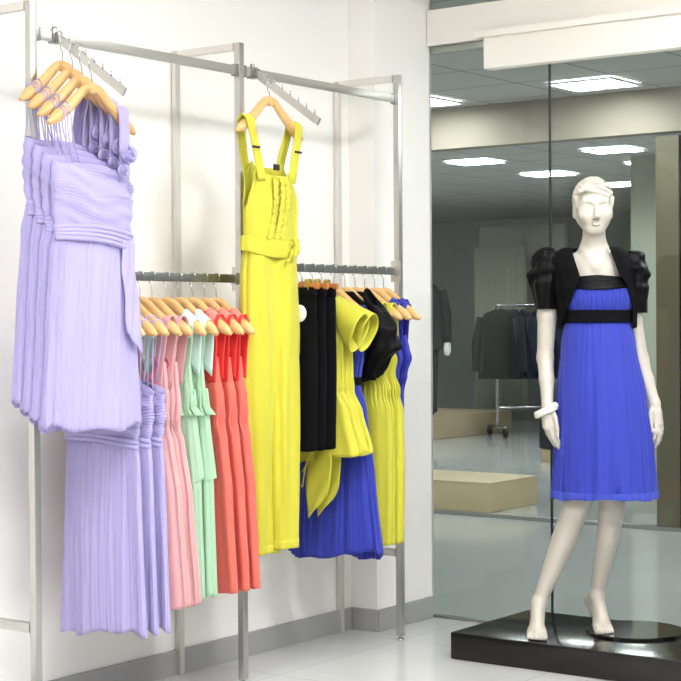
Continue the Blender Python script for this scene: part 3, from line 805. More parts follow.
class SDF:
    def __init__(s, lo, hi, h):
        s.lo = np.array(lo, float); s.h = h
        s.n = np.ceil((np.array(hi) - s.lo) / h).astype(int) + 1
        s.vol = np.full(s.n, 1.0, np.float32)
        s.ax = [s.lo[i] + h * np.arange(s.n[i]) for i in range(3)]
    def _sl(s, lo, hi):
        a = np.maximum(0, np.floor((np.array(lo) - s.lo) / s.h).astype(int)); b = np.minimum(s.n, np.ceil((np.array(hi) - s.lo) / s.h).astype(int) + 1)
        sl = tuple(slice(a[i], b[i]) for i in range(3))
        X = s.ax[0][sl[0]][:, None, None]; Y = s.ax[1][sl[1]][None, :, None]; Z = s.ax[2][sl[2]][None, None, :]
        return sl, X, Y, Z
    def _mix(s, sl, d, k, sub):
        o = s.vol[sl]
        if sub:
            if k <= 0: s.vol[sl] = np.maximum(o, -d); return
            h = np.clip(.5 - .5 * (o + d) / k, 0, 1); s.vol[sl] = (o * (1 - h) + (-d) * h + k * h * (1 - h)).astype(np.float32); return
        if k <= 0: s.vol[sl] = np.minimum(o, d); return
        h = np.clip(.5 + .5 * (o - d) / k, 0, 1)
        s.vol[sl] = (o * (1 - h) + d * h - k * h * (1 - h)).astype(np.float32)
    def cone(s, a, b, r1, r2, k=.01, sub=False, flat=None):
        a = np.array(a, float); b = np.array(b, float); m = max(r1, r2) + k + .012
        sl, X, Y, Z = s._sl(np.minimum(a, b) - m, np.maximum(a, b) + m)
        d = b - a; L2 = max(float(d @ d), 1e-9)
        t = np.clip(((X - a[0]) * d[0] + (Y - a[1]) * d[1] + (Z - a[2]) * d[2]) / L2, 0, 1)
        q = np.sqrt((X - a[0] - t * d[0]) ** 2 + (Y - a[1] - t * d[1]) ** 2 + (Z - a[2] - t * d[2]) ** 2) - (r1 + (r2 - r1) * t)
        s._mix(sl, q, k, sub)
    def ell(s, c, r, k=.01, sub=False, R=None, cut=None, wob=None):
        c = np.array(c, float); r = np.array(r, float); m = r.max() + k + .012
        sl, X, Y, Z = s._sl(c - m, c + m)
        x, y, z = X - c[0], Y - c[1], Z - c[2]
        if R is not None:
            x, y, z = (R[0][0] * x + R[1][0] * y + R[2][0] * z, R[0][1] * x + R[1][1] * y + R[2][1] * z, R[0][2] * x + R[1][2] * y + R[2][2] * z)
        k0 = np.sqrt((x / r[0]) ** 2 + (y / r[1]) ** 2 + (z / r[2]) ** 2); k1 = np.sqrt((x / r[0] ** 2) ** 2 + (y / r[1] ** 2) ** 2 + (z / r[2] ** 2) ** 2)
        q = k0 * (k0 - 1) / np.maximum(k1, 1e-6)
        if wob is not None: q = q + wob(x, y, z)
        if cut is not None: q = np.maximum(q, cut(x, y, z))
        s._mix(sl, q, k, sub)
    def mesh(s):
        v = s.vol; ins = v < 0
        nx, ny, nz = s.n - 1
        cnt = np.zeros((nx, ny, nz), np.int8)
        for i in (0, 1):
            for j in (0, 1):
                for k in (0, 1): cnt += ins[i:nx + i, j:ny + j, k:nz + k]
        act = np.argwhere((cnt > 0) & (cnt < 8))
        acc = np.zeros((len(act), 3)); num = np.zeros(len(act))
        cs = [(0, 0, 0), (1, 0, 0), (0, 1, 0), (1, 1, 0), (0, 0, 1), (1, 0, 1), (0, 1, 1), (1, 1, 1)]
        val = [v[act[:, 0] + c[0], act[:, 1] + c[1], act[:, 2] + c[2]].astype(float) for c in cs]
        for a in range(8):
            for b in range(a + 1, 8):
                if sum(abs(cs[a][i] - cs[b][i]) for i in range(3)) != 1: continue
                mk = (val[a] < 0) != (val[b] < 0)
                t = np.where(mk, val[a] / np.where(mk, val[a] - val[b], 1), 0)
                p = np.array(cs[a]) + t[:, None] * (np.array(cs[b]) - np.array(cs[a]))
                acc[mk] += p[mk]; num[mk] += 1
        pts = s.lo + s.h * (act + acc / num[:, None])
        idx = np.full((nx, ny, nz), -1, np.int32); idx[act[:, 0], act[:, 1], act[:, 2]] = np.arange(len(act))
        faces = []
        for ax in range(3):
            sh = [slice(1, nx), slice(1, ny), slice(1, nz)]
            a = [slice(1, None)] * 3
            e0 = np.argwhere(np.diff(ins, axis=ax))
            o = [i for i in range(3) if i != ax]
            ok = (e0[:, o[0]] > 0) & (e0[:, o[1]] > 0) & (e0[:, o[0]] < s.n[o[0]] - 1) & (e0[:, o[1]] < s.n[o[1]] - 1)
            e0 = e0[ok]; q = []
            for d0, d1 in ((-1, -1), (0, -1), (0, 0), (-1, 0)):
                c = e0.copy(); c[:, o[0]] += d0; c[:, o[1]] += d1
                q.append(idx[c[:, 0], c[:, 1], c[:, 2]])
            q = np.stack(q, 1)
            flip = ins[e0[:, 0], e0[:, 1], e0[:, 2]] ^ (ax == 1)
            q[~flip] = q[~flip][:, ::-1]
            faces.append(q)
        return pts, np.concatenate(faces)

S = SDF((-.30, -.20, -.004), (.30, .26, 1.76), .0032)
# torso
S.ell((fx(596, 285), .03, fz(283)), (.125, .082, .13), .03)
S.cone((fx(560, 262), .035, fz(264)), (fx(630, 262), .035, fz(264)), .038, .038, .04)
S.cone((fx(594, 262), .035, fz(264)), (fx(594, 250), .03, fz(250)), .055, .046, .03)
for sx in (-1, 1): S.ell((fx(598, 297) + sx * .058, -.030, fz(297)), (.05, .040, .05), .03)
S.cone((fx(598, 320), .028, fz(318)), (fx(601, 372), .03, fz(372)), .085, .105, .05)
S.ell((fx(602, 395), .035, fz(392)), (.135, .095, .10), .05)
# neck
S.cone(P(593.5, 254, .032), P(594, 232, .018), .046, .0425, .03)
S.cone(P(584, 250, .0), P(596, 268, -.035), .008, .010, .02); S.cone(P(604, 250, .0), P(597, 268, -.035), .008, .010, .02)
# head, turned a touch to its left
HC = P(593.2, 208, .0); ha = math.radians(7)
Rh = np.array([[math.cos(ha), math.sin(ha), 0], [-math.sin(ha), math.cos(ha), 0], [0, 0, 1]]).T
def hd(x, y, z): return HC + Rh @ np.array((x, y, z))
S.ell(hd(0, .014, .030), (.071, .092, .082), .012, R=Rh)
S.ell(hd(0, -.020, -.016), (.063, .068, .074), .02, R=Rh)
S.ell(hd(0, -.052, -.078), (.030, .026, .024), .028, R=Rh)
S.cone(hd(-.041, .0, -.042), hd(-.015, -.052, -.082), .019, .015, .025); S.cone(hd(.041, .0, -.042), hd(.015, -.052, -.082), .019, .015, .025)
S.cone(hd(-.040, -.067, .0215), hd(.040, -.067, .0215), .0115, .0115, .016)      # brow
for sx in (-1, 1):
    S.ell(hd(sx * .030, -.083, .003), (.0185, .013, .0105), .010, sub=True, R=Rh)     # socket
    S.ell(hd(sx * .030, -.0635, .001), (.0150, .012, .0085), .003, R=Rh); S.cone(hd(sx * .017, -.0775, .0095), hd(sx * .043, -.070, .008), .0018, .0018, .002, sub=True); S.cone(hd(sx * .017, -.0755, -.0065), hd(sx * .042, -.069, -.006), .0016, .0016, .002, sub=True)               # lidded eye
    S.ell(hd(sx * .039, -.066, -.030), (.020, .018, .022), .03, R=Rh)                # cheekbone
    S.ell(hd(sx * .069, .012, -.012), (.008, .017, .028), .005, R=Rh)                 # ear
    S.ell(hd(sx * .074, .010, -.010), (.005, .009, .016), .004, sub=True, R=Rh)
    S.ell(hd(sx * .010, -.096, -.0415), (.0055, .008, .006), .005, R=Rh)              # nostril wing
S.cone(hd(0, -.084, .012), hd(0, -.106, -.036), .0055, .0085, .010)                  # nose
S.ell(hd(0, -.0845, -.0580), (.0180, .009, .0042), .003, R=Rh)                         # lips
S.ell(hd(0, -.0822, -.0668), (.0155, .009, .0046), .005, R=Rh)
S.cone(hd(-.018, -.089, -.0628), hd(.018, -.089, -.0628), .0012, .0012, .003, sub=True)
# moulded short hair with a side-swept fringe
def haircut(x, y, z): return -(z - (.018 + .34 * np.clip(-y - .02, -.1, .2) - .75 * np.clip(y + .01, 0, .06) + .22 * x))
def hairwob(x, y, z): return .0016 * np.sin((x * .75 + z * .9 - y * .2) * 330) * np.exp(-((y + .1) / .12) ** 2)
S.ell(hd(0, .012, .032), (.0775, .099, .0885), .004, R=Rh, cut=haircut, wob=hairwob)
for q, (x0, z0, x1, z1) in enumerate(((-.040, .068, .030, .050), (-.020, .062, .052, .040), (.010, .078, .060, .052), (-.058, .058, -.030, .072), (-.030, .080, .020, .068))):
    S.cone(hd(x0, -.074, z0), hd(x1, -.070, z1), .010, .006, .006)
for sx in (-1, 1): S.cone(hd(sx * .068, -.028, .035), hd(sx * .066, -.034, .0), .009, .004, .006)   # sideburn
# arms
S.cone(P(549, 268, .035), P(546.5, 315, .04), .040, .0365, .03); S.cone(P(546.5, 315, .04), P(544.5, 358, .04), .0365, .0305, .012)
S.cone(P(544.5, 358, .04), P(546.5, 380, -.005), .0315, .028, .014); S.cone(P(546.5, 380, -.005), P(547.5, 406, -.060), .028, .0205, .012)
S.cone(P(630, 270, .035), P(633, 318, .05), .038, .034, .03); S.cone(P(633, 318, .05), P(641, 360, .06), .034, .029, .012)
S.cone(P(641, 360, .06), P(646.5, 380, .045), .0295, .0265, .014); S.cone(P(646.5, 380, .045), P(655, 404, .02), .0265, .0195, .012)
# right hand (image left): palm, four fingers, thumb
def hand(chains, palm):
    for a, b, r1, r2 in palm: S.cone(a, b, r1, r2, .010)
    for ch in chains:
        for (a, b, r1, r2) in ch: S.cone(a, b, r1, r2, .0035)
h1 = [(P(547.5, 405, -0.060), P(547, 414, -0.067), .019, .018), (P(546.5, 414, -0.067), P(547.5, 427, -0.077), .017, .014), (P(550, 413, -0.065), P(552, 425, -0.075), .016, .012), (P(544.5, 414, -0.055), P(545, 426, -0.055), .012, .010)]
c1 = [[(P(553.5, 425, -0.079), P(556.5, 434, -0.081), .0078, .0070), (P(556.5, 434, -0.081), P(559.3, 441, -0.075), .0070, .0058), (P(559.3, 441, -0.075), P(560.8, 445.5, -0.067), .0058, .0046)],
      [(P(550, 427, -0.079), P(553.5, 437, -0.079), .0080, .0072), (P(553.5, 437, -0.079), P(557, 444, -0.070), .0072, .0060), (P(557, 444, -0.070), P(558.8, 448.3, -0.060), .0060, .0046)],
      [(P(547, 427, -0.073), P(550, 436.5, -0.067), .0078, .0070), (P(550, 436.5, -0.067), P(553.5, 443, -0.055), .0070, .0058), (P(553.5, 443, -0.055), P(556, 446.5, -0.045), .0058, .0046)],
      [(P(544.8, 425, -0.055), P(547, 433, -0.045), .0070, .0060), (P(547, 433, -0.045), P(549.8, 438, -0.035), .0060, .0050), (P(549.8, 438, -0.035), P(552, 441, -0.027), .0050, .0042)],
      [(P(551.5, 409, -0.067), P(555.6, 417, -0.083), .0120, .0095), (P(555.6, 417, -0.083), P(557.6, 428, -0.089), .0088, .0078), (P(557.6, 428, -0.089), P(558.2, 436, -0.089), .0076, .0052)]]
hand(c1, h1)
h2 = [(P(655, 403, .02), P(656.5, 412, .012), .018, .017), (P(656.5, 412, .012), P(658.5, 424, .002), .017, .013), (P(654, 411, .014), P(655.5, 422, .004), .014, .011), (P(659, 413, .022), P(660.5, 423, .020), .011, .010)]
c2 = [[(P(655.5, 423, -.004), P(655.5, 431, -.012), .0076, .0068), (P(655.5, 431, -.012), P(654, 438, -.010), .0068, .0058), (P(654, 438, -.010), P(652.5, 442.5, -.004), .0058, .0044)],
      [(P(658, 425, .000), P(659, 434, -.006), .0078, .0070), (P(659, 434, -.006), P(657.5, 441.5, -.002), .0070, .0060), (P(657.5, 441.5, -.002), P(655.5, 447.5, .006), .0060, .0044)],
      [(P(660.3, 424, .008), P(661.3, 433, .008), .0076, .0068), (P(661.3, 433, .008), P(660, 439.5, .014), .0068, .0056), (P(660, 439.5, .014), P(658.3, 444.5, .022), .0056, .0044)],
      [(P(661.3, 422, .020), P(662.3, 429, .024), .0068, .0058), (P(662.3, 429, .024), P(661.3, 434, .032), .0058, .0050), (P(661.3, 434, .032), P(660, 438, .038), .0050, .0042)],
      [(P(652.8, 407, .014), P(650.5, 414, -.004), .0115, .0090), (P(650.5, 414, -.004), P(650.8, 424, -.012), .0086, .0076), (P(650.8, 424, -.012), P(652.2, 431.5, -.014), .0074, .0050)]]
hand(c2, h2)
# legs
S.cone(P(590, 405, .03), P(576.5, 508, -.03), .088, .050, .02)
S.ell(P(575, 512, -.034), (.042, .034, .056), .015)
S.cone(P(576, 507, -.028), P(563.5, 541, .004), .0500, .0465, .006); S.cone(P(563.5, 541, .004), P(551.5, 572, .012), .0465, .0365, .005); S.cone(P(551.5, 572, .012), P(539, 603, .010), .0365, .0270, .005)
S.cone(P(539, 602, .010), P(537.5, 612, .028), .0265, .022, .008)                 # heel
S.ell(P(537.2, 614, .036), (.021, .023, .025), .015)
S.cone(P(538, 606, .002), P(537, 628, -.052), .027, .026, .02); S.cone(P(536, 616, .02), P(535.5, 632, -.045), .022, .023, .02)
toeb = (.125 - PLAT_H)
def toes(side, base, ang, zz):
    """five toes fanned out from the ball of the foot; side +1: big toe at +x"""
    for q in range(5):
        off = side * (.026 - q * .0135)
        ln = (.040, .039, .034, .029, .022)[q]; r = (.0115, .0090, .0085, .0080, .0075)[q]
        d = np.array((math.sin(ang) + .10 * off / .026 * 1, -math.cos(ang), 0)); sd = np.array((math.cos(ang), math.sin(ang), 0))
        a = base + sd * off; a[2] = zz + .006
        b = a + d * ln; b[2] = max(r * 1.0 + .001, .011 if q == 0 else .009) + (zz - .016 if zz > .02 else 0)
        S.cone(a, b, r * 1.15, r, .004)
bR = np.array((fx(536.8, 632), -.062, .022)); S.ell(bR + np.array((0, .006, .002)), (.037, .028, .021), .016)
toes(1, bR + np.array((0, -.014, 0)), .04, .014)
S.cone(P(605, 405, .04), P(612, 508, .015), .088, .047, .02)
S.ell(P(612.5, 512, .005), (.040, .036, .055), .015)
S.cone(P(612.2, 508, .015), P(608, 540, .05), .0470, .0440, .006); S.cone(P(608, 540, .05), P(602.5, 571, .077), .0440, .0335, .005); S.cone(P(602.5, 571, .077), P(597, 599, .098), .0335, .0258, .005)
DISC_T = .011
S.cone(P(596, 599, .098), P(592, 606, .125), .0245, .0235, .015); S.ell(P(590.5, 607, .132), (.023, .024, .026), .012)
S.cone(P(597.5, 603, .088), P(602.5, 623, .050), .0265, .0255, .02); S.cone(P(593, 610, .110), P(600, 627, .058), .021, .022, .02)
bL = np.array((fx(602.5, 628), .040, .022 + DISC_T)); S.ell(bL + np.array((-.002, .006, .002)), (.036, .028, .021), .016)
toes(-1, bL + np.array((.002, -.014, 0)), .22, .014 + DISC_T)
bpts, bfaces = S.mesh()
body = mesh_obj('body', bpts, bfaces, M['skin'], man)
sm = body.modifiers.new('smooth', 'SMOOTH'); sm.factor = .5; sm.iterations = 1
# round black glass base with a calf rod
wd = Vector((.200, -.952, 0)) - MO; dx, dy = wd.dot(MR), wd.dot(MV)
v, f = sweep([(dx, dy, .0005), (dx, dy, .002), (dx, dy, DISC_T - .002), (dx, dy, DISC_T)], [.186, .188, .188, .186], 96)
flat_shade(MB().add(v, f).build('base_plate', M['disc'], man))
# dress
def wring(v, cu, hu, b, cy): return (fz(v), hu / 268.5, b, fx(cu, v), cy)
bust = [wring(274, 597, 31, .090, .02), wring(290, 597.5, 33.5, .108, .012), wring(300, 598, 34, .108, .012), wring(312, 598, 33, .100, .018), wring(318, 598, 33, .098, .02)]
fd = pleats((48, 67), (.0022, .0014), 201)
dr = cloth('dress', loft([wring(320, 598, 33.5, .100, .02), wring(345, 598.4, 37.2, .118, .02), wring(400, 601.5, 45, .150, .02), wring(450, 603.5, 49.8, .166, .02), wring(497, 604.5, 52.6, .176, .02)], 300, 60, None,
                         lambda th: fz(496.5) + .004 * math.sin(3 * th) + .002 * math.sin(11 * th),
                         (lambda p1, p2: lambda th, tt, z: p1(th, z) * (1 - .5 * tt) + p2(th, z) * tt ** .8)(gathers(64, .0022, 202, .1), gathers(24, .0082, 203, .12)), 2.1), M['blue'], man, .0016)
tag(dr, 'cobalt blue pleated knee length dress')
bo_ = cloth('bust', loft(bust, 200, 22, lambda th: fz(286) + .003 * math.cos(2 * th), None, lambda th, tt, z: fd(th) * (.4 + math.sin(PI * tt)) + .003 * math.sin(PI * tt), 2.1), M['blue'], dr, .002)
nb = cloth('neckband', loft(bust, 120, 12, lambda th: fz(276.5) + .010 * (1 - abs(math.cos(th))) - .006, lambda th: fz(290) + .012 * abs(math.cos(th)) ** 2, lambda th, tt, z: .0045 + .0015 * math.sin(tt * 14 + math.cos(th) * 3), 2.1), M['black'], dr, .003)
tag(nb, 'black satin neckline band')
wb = cloth('waistband', loft([wring(310, 598, 35.2, .109, .018), wring(316, 598, 35.4, .109, .02), wring(322.5, 598, 35.2, .108, .02)], 120, 8, None, None, None, 2.1), M['black_m'], dr, .003)
tag(wb, 'black waistband')
hb_g = gathers(64, .0022, 202, .1); hb_h = gathers(24, .0082, 203, .12)
hb = cloth('hem_band', loft([wring(490, 604.3, 52.4, .1755, .02), wring(497, 604.5, 52.9, .177, .02)], 300, 6, lambda th: fz(490.2), lambda th: fz(497.2) + .004 * math.sin(3 * th) + .002 * math.sin(11 * th), lambda th, tt, z: .0015 + hb_g(th, z) * .5 + hb_h(th, z), 2.1), M['blue_pale'], dr, .0014)
tag(hb, 'paler blue sheer hem band')
ul = cloth('underskirt', loft([wring(330, 598, 32, .095, .02), wring(400, 601, 42, .130, .02), wring(490, 604, 50, .160, .02)], 160, 20, None, lambda th: fz(490.5), (lambda p: lambda th, tt, z: p(th, z) * tt)(pleats((11, 17), (.006, .003), 205))), M['blue_dk'], dr, .0014)

# bolero
bol = None
def bolero_panel():
    LE = [(248, 571.5), (262, 575.5), (276, 580), (284, 578), (290, 575), (309, 567.5), (327, 561)]
    RE = [(248, 609.5), (262, 614.5), (276, 619.5), (288, 628.5), (300, 631.5), (312, 632.5), (329, 632)]
    AH = [(247, 26), (250, 33), (256, 41), (266, 45), (280, 42), (300, 40.5), (329, 39)]
    BH = [(247, .070), (256, .095), (270, .118), (290, .130), (310, .124), (329, .116)]
    CU = [(247, 590.5), (266, 592), (300, 597), (329, 597.5)]
    CY = [(247, .030), (270, .022), (290, .012), (310, .018), (329, .02)]
    V = []; F = []; nj, nk = 44, 90
    for j in range(nj + 1):
        u = j / nj
        for k in range(nk + 1):
            s = k / nk
            vb = 329 - 6 * math.sin(PI * s)
            v = 247.5 + (vb - 247.5) * u
            cu = lin(CU, v); a = lin(AH, v) / 268.5; b = lin(BH, v); cx = fx(cu, v); cy = lin(CY, v)
            xl = (lin(LE, v) - cu) / 268.5; xr = (lin(RE, v) - cu) / 268.5
            t0 = -math.acos(max(-1, min(1, xl / a))); t1 = -math.acos(max(-1, min(1, xr / a)))
            # from the left front edge around the back to the right front edge
            th = t0 - s * (2 * PI - (t1 - t0))
            d = .003 * math.sin(9 * th + 5 * u) * (1 - u) + .0015 * math.sin(23 * th)
            c, sn = math.cos(th), math.sin(th)
            V.append((cx + (a + d) * c, cy + (b + d) * sn, fz(v)))
    for j in range(nj):
        for k in range(nk):
            a_ = j * (nk + 1) + k; F.append((a_, a_ + 1, a_ + nk + 2, a_ + nk + 1))
    return V, F
bol = cloth('bolero', bolero_panel(), M['black_m'], man, .004); tag(bol, 'black open bolero jacket with puffed sleeves')
def puff(cus, hus, b, cy, seed, ph):
    V = []; F = []; n, m_ = 60, 56
    r = random.Random(seed)
    for j in range(m_ + 1):
        u = j / m_
        v = lin(cus[0], u); cu = lin(cus[1], u); hu = lin(hus, u); bb_ = lin(b, u)
        for k in range(n):
            a = 2 * PI * k / n
            env = math.exp(-((u - .36) / .30) ** 2)
            q = math.sin(u * 20 + 2.6 * math.cos(a + ph) + 1.2 * math.sin(2 * a + ph) + .9 * math.sin(3 * a))
            wob = (.0068 * q + .003 * math.sin(u * 37 + 3 * math.cos(a - ph))) * env + .004 * math.sin(7 * a + 5 * u + ph) * math.exp(-((u - .5) / .5) ** 2)
            V.append((fx(cu, v) + (hu / 268.5 + wob) * math.cos(a), cy + (bb_ + wob) * math.sin(a), fz(v)))
    for j in range(m_):
        for k in range(n):
            k2 = (k + 1) % n; F.append((j * n + k, j * n + k2, (j + 1) * n + k2, (j + 1) * n + k))
    F.append(tuple(range(n)))
    return V, F
ls = puff(([(0, 246.5), (.06, 249), (.5, 276), (1, 308.5)], [(0, 546), (.06, 546.5), (.3, 545.5), (.6, 544), (1, 546.5)]), [(0, 4), (.06, 10), (.2, 15), (.42, 16.5), (.58, 16), (.75, 12.5), (1, 10.8)], [(0, .012), (.08, .045), (.3, .070), (.6, .068), (1, .046)], .035, 3, .3)
cloth('puff_sleeve', ls, M['black'], bol, .003)
rs = puff(([(0, 251), (.06, 253), (.5, 281), (1, 313)], [(0, 633), (.06, 633.5), (.3, 634.5), (.6, 636), (1, 638)]), [(0, 4), (.06, 9), (.2, 12.5), (.42, 13.5), (.58, 13), (.75, 10.5), (1, 9.2)], [(0, .012), (.08, .045), (.3, .068), (.6, .066), (1, .046)], .045, 5, 1.9)
cloth('puff_sleeve', rs, M['black'], bol, .003)
# bracelet of twisted bead strands
br = MB()
bc = P(546.6, 409.5, -.066)
for q in range(4):
    ring = []
    for k in range(41):
        a = 2 * PI * k / 40
        tw = .0085 * math.sin(4 * a + q * PI / 2)
        ring.append((bc[0] + (.0275 + .0055 * math.cos(4 * a + q * PI / 2)) * math.cos(a) * 1.2, bc[1] + (.0275 + .0055 * math.cos(4 * a + q * PI / 2)) * math.sin(a), bc[2] + tw + .50 * .033 * math.cos(a)))
    br.tube(ring, [.0068 + .0018 * math.sin(k * 2.5) for k in range(41)], 9, False)
tag(br.build('bracelet', M['beads'], man), 'twisted white bead bracelet')

# ------------------------------------------------------------------ beyond the glass
struct('floor', MB().box((8.5, 3.5, -.05), (15.9, 21, .1), 0), M['mallfloor'])
struct('ceiling', MB().box((2.15, 3.5, 2.76), (3.2, 21, .1), 0), M['mallceil'])
struct('ceiling', MB().box((10.2, 3.5, 2.75), (12.6, 21, .1), 0), M['mallceil'])
struct('trim_6', MB().box((3.80, 3.5, 2.575), (.12, 21, .27), .003), M['fascia'])
struct('trim_7', MB().box((3.80, 3.5, .012), (.08, 21, .024), .003), M['steel_dark'])
struct('wall_back', MB().box((14.6, 3.5, 1.4), (.2, 21, 2.8), 0), M['mallwall'])
struct('wall_far', MB().box((8.5, 12.4, 1.4), (16, .2, 2.8), 0), M['mallwall'])

def ceiling_light(loc, sx, sy, label, m, group, slats=4):
    t = thing('ceiling_light', label, 'ceiling light', loc, 0, group)
    fr = MB()
    for s in (-1, 1):
        fr.box((s * (sx / 2 + .012), 0, -.003), (.024, sy + .048, .012), .002); fr.box((0, s * (sy / 2 + .012), -.003), (sx, .024, .012), .002)
    fr.build('frame', M['white'], t, smooth=False)
    MB().box((0, 0, .0), (sx, sy, .006), 0).build('diffuser', m, t, smooth=False)
    lv = MB()
    for k in range(1, slats): lv.box((0, -sy / 2 + sy * k / slats, -.006), (sx, .016, .008), 0)
    lv.build('louvre', M['white'], t, smooth=False)
    return t
ML = [((3.28, .83, 2.70), .36, .40, 'largest lit panel on the corridor ceiling, above the mannequin head'),
      ((3.32, 2.10, 2.70), .34, .40, 'lit ceiling panel at the left edge of the glass'),
      ((6.9, 3.90, 2.69), .34, .40, 'lit ceiling panel on the far shop ceiling, left of the pane joint'),
      ((8.4, 4.00, 2.69), .36, .42, 'thin lit panel on the far shop ceiling, crossing the pane joint'),
      ((6.75, 2.48, 2.69), .34, .40, 'lit panel on the far shop ceiling, just above the mannequin head'),
      ((8.0, 2.74, 2.69), .32, .36, 'small lit panel on the far shop ceiling, right of the mannequin head'),
      ((10.0, 4.02, 2.69), .36, .40, 'farthest thin lit panel, low beside the mannequin head')]
for loc, sx, sy, lb in ML:
    ceiling_light(loc, sx, sy, lb, M['lamp2'], 'ceiling panels beyond the glass')

for x, y, n in ((2.0, -1.6, 'before the wide panes'), (2.0, -3.4, 'at the right end of the panes'), (2.2, 4.6, 'behind the white wall'), (6.6, 6.2, 'behind the white wall over the oak plinth'), (9.2, 7.6, 'by the far pier'), (6.4, .4, 'behind the olive pillar')):  # extra panels out of view, added to brighten the corridor and far shop
    ceiling_light((x, y, 2.70 if x < 4 else 2.69), .6, .6, 'unseen square light panel added to brighten the space beyond the glass, ' + n, M['lamp2'], 'ceiling panels beyond the glass')

def plinth(name, label, corner, sx, sy, h, m, rz=0):
    t = thing(name, label, 'plinth', corner, rz)
    flat_shade(MB().box((sx / 2, sy / 2, h / 2 + .0), (sx, sy, h - .004), .004).build('box', m, t))
    flat_shade(MB().box((sx / 2, sy / 2, h - .004), (sx + .006, sy + .006, .012), .003).build('top_panel', M['ply'], t))
    return t
plinth('display_plinth', 'low oak plinth behind the glass, nearer of the two', (3.99, 2.0, 0), .64, 1.6, .20, M['ply'])
plinth('display_plinth', 'low long oak plinth farther back, under the suited mannequin', (8.6, 6.02, 0), 2.5, 1.0, .24, M['ply'])
# suited mannequin on the far plinth
sm_ = thing('suit_mannequin', 'dark suited dress form on the far plinth at the left edge of the glass', 'mannequin', (9.735, 6.37, .246), -1.0)
sv, sf = loft([(1.48, .07, .06, 0, 0), (1.42, .19, .11, 0, 0), (1.25, .25, .14, 0, 0), (1.0, .23, .13, 0, 0), (.72, .25, .14, 0, 0)], 40, 20)
cloth('jacket', (sv, sf), M['suit'], sm_, .01)
for s in (-1, 1):
    MB().tube([(s * .22, 0, 1.38), (s * .28, .0, 1.1), (s * .29, -.05, .80)], [.065, .06, .05], 14).build('sleeve', M['suit'], sm_)
    MB().tube([(s * .10, 0, .80), (s * .10, 0, .4), (s * .10, 0, .03)], [.10, .085, .075], 14).build('trouser_leg', M['suit'], sm_)
    MB().ball((s * .10, -.05, .03), (.05, .12, .035)).build('shoe', M['blk'], sm_)
    MB().tube([(s * .29, -.05, .82), (s * .29, -.07, .72), (s * .285, -.075, .66)], [.036, .042, .028], 10).build('hand', M['tagw'], sm_)
MB().tube([(0, 0, 1.44), (0, 0, 1.52), (0, 0, 1.56)], [.06, .055, .06], 14).build('neck', M['tagw'], sm_)
# jacket rail on castors
jr = thing('jacket_rack', 'chrome rack of dark jackets on castors beyond the glass', 'clothes rack', (10.74, 5.33, 0), -.63)
for s in (-1, 1):
    MB().tube([(s * .62, 0, .10), (s * .62, 0, 1.46)], .016, 10).build('post', M['chrome'], jr)
    MB().tube([(s * .62, -.24, .11), (s * .62, .24, .11)], .016, 10).build('base_bar', M['chrome'], jr)
    for q in (-.22, .22):
        MB().cyl((s * .62 - .015, q, .05), (s * .62 + .015, q, .05), .05).build('castor', M['blk'], jr)
MB().tube([(-.62, 0, 1.46), (.62, 0, 1.46)], .018, 10).build('top_rail', M['chrome'], jr)
MB().tube([(-.62, 0, .32), (.62, 0, .32)], .014, 10).build('shelf_bar', M['chrome'], jr)
jm = ('olive', 'suit', 'navy', 'navy', 'navy', 'suit', 'navy', 'suit')
jl = ('dark olive jacket at the left end of the far jacket rack', 'charcoal jacket second on the far rack', 'navy jacket third on the far jacket rack', 'navy jacket fourth on the far jacket rack', 'navy jacket fifth on the far jacket rack', 'charcoal jacket sixth on the far jacket rack', 'navy jacket seventh on the far jacket rack', 'charcoal jacket at the right end of the far jacket rack')
ROT = Matrix.Rotation(-.63, 3, 'Z')
for k in range(8):
    lx = -.58 + k * .155
    w = ROT @ Vector((lx, 0, 0)) + Vector((10.74, 5.33, 0))
    t = thing('jacket', jl[k], 'jacket', (w.x, w.y, 1.44), (-1.0 if k == 0 else -.63 + PI / 2 - .12), 'jackets on the far rack')
    fj = pleats((3, 5), (.008, .005), 300 + k)
    cloth('body', loft([(-.03, .05, .04, 0, 0), (-.08, .18, .06, 0, 0), (-.2, .23, .075, 0, 0), (-.5, .22, .07, 0, 0), (-.80, .25, .075, 0, 0)], 44, 16, None, None, lambda th, tt, z: fj(th)), M[jm[k]], t, .006)
    for s in (-1, 1):
        MB().tube([(s * .20, 0, -.12), (s * .26, -.01, -.4), (s * .27, -.03, -.72)], [.06, .055, .045], 10).build('sleeve', M[jm[k]], t)
    MB().tube([(0, 0, -.04), (0, 0, .03)], .004, 6).build('hook', M['chrome'], t)
# far wall furnishing
struct('wall_panel', MB().box((12.9, 6.9, 1.25), (.1, 1.25, 2.5), .01), M['palewall'])
cv = MB()
V = []; F = []
for j in (0, 1):
    for k in range(121):
        V.append((12.35 + .03 * math.sin(k * .85), 6.55 + k * .0062, .15 + 2.05 * j))
for k in range(120): F.append((k, k + 1, 122 + k, 121 + k))
cu = mesh_obj('curtain', V, F, M['curtain']); cu.modifiers.new('thickness', 'SOLIDIFY').thickness = .01
tag(cu, 'cream pleated curtain on the far wall behind the jacket rack', 'curtain')
struct('wall_pier', MB().box((9.4, 8.0, 1.35), (.5, .5, 2.7), .01), M['mallwall'])
struct('wall_right', MB().box((4.6, .95, 1.2), (.10, .55, 2.4), .005), M['palewall'])
struct('wall_pillar', MB().box((3.83, .595, 1.21), (.10, .155, 2.42), .004), M['pillar'])
struct('door_1', MB().box((3.82, .44, 1.22), (.09, .12, 2.44), .004), M['dkframe'])
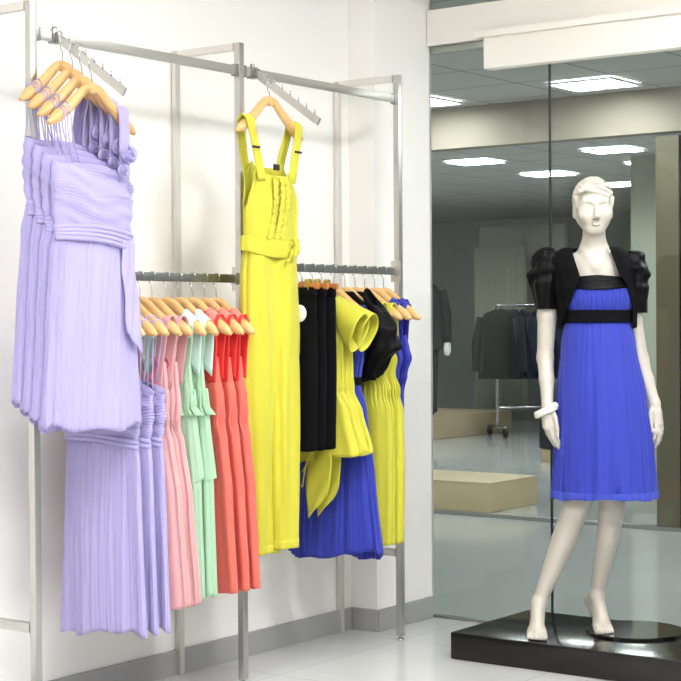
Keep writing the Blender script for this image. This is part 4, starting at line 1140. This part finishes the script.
struct('wall_end', MB().box((4.6, -.6, 1.35), (.1, 2.2, 2.7), 0), M['mallwall'])
# storage cube near the hand
bx = thing('storage_box', 'black box on an oak base on the far floor, beside the mannequin hand', 'box', (7.75, 3.42, 0), -.5)
flat_shade(MB().box((0, 0, .06), (.4, .4, .12), .004).build('base', M['ply'], bx)); flat_shade(MB().box((0, 0, .26), (.42, .42, .27), .006).build('body', M['blk'], bx))

# ------------------------------------------------------------------ lamps of the shop
SL = [(-1.0, -1.7), (-2.9, -1.7), (-1.0, -3.6), (-3.0, -3.6), (-5.0, -1.75), (-5.0, -3.6)]
SN = ('nearest the glass, over the rack', 'over the middle of the rack', 'before the glass, away from the rack', 'in the middle of the shop', 'at the far end of the rack', 'at the back of the shop')
for (x, y), n in zip(SL, SN):
    ceiling_light((x, y, CEIL - .012), .6, 1.2 if False else .6, 'square lit ceiling panel of the shop, ' + n, M['lamp'], 'ceiling panels of the shop')

w = bpy.data.worlds.new('World'); sc.world = w; w.use_nodes = True
bg = w.node_tree.nodes['Background']; bg.inputs[0].default_value = (1, .995, .985, 1); bg.inputs[1].default_value = .36

# ------------------------------------------------------------------ camera
yaw, pitch, roll = math.radians(36.4315), math.radians(-.7207), math.radians(-.3799)
fw = Vector((math.cos(yaw) * math.cos(pitch), math.sin(yaw) * math.cos(pitch), math.sin(pitch)))
rt = Vector((math.sin(yaw), -math.cos(yaw), 0)); up = rt.cross(fw)
R_ = rt * math.cos(roll) + up * math.sin(roll); U_ = up * math.cos(roll) - rt * math.sin(roll)
cam = bpy.data.cameras.new('camera'); co = bpy.data.objects.new('camera', cam); COL.objects.link(co)
m3 = Matrix((R_, U_, -fw)).transposed()
co.matrix_world = Matrix.Translation((-5.5518, -3.8026, 1.3083)) @ m3.to_4x4()
cam.sensor_width = 36; cam.lens = 1652.87 / 681 * 36; cam.clip_start = .05
sc.camera = co

sc.view_settings.view_transform = 'Standard'; sc.view_settings.look = 'None'; sc.view_settings.gamma = 1
sc.view_settings.use_curve_mapping = False; sc.view_settings.exposure = 0.9
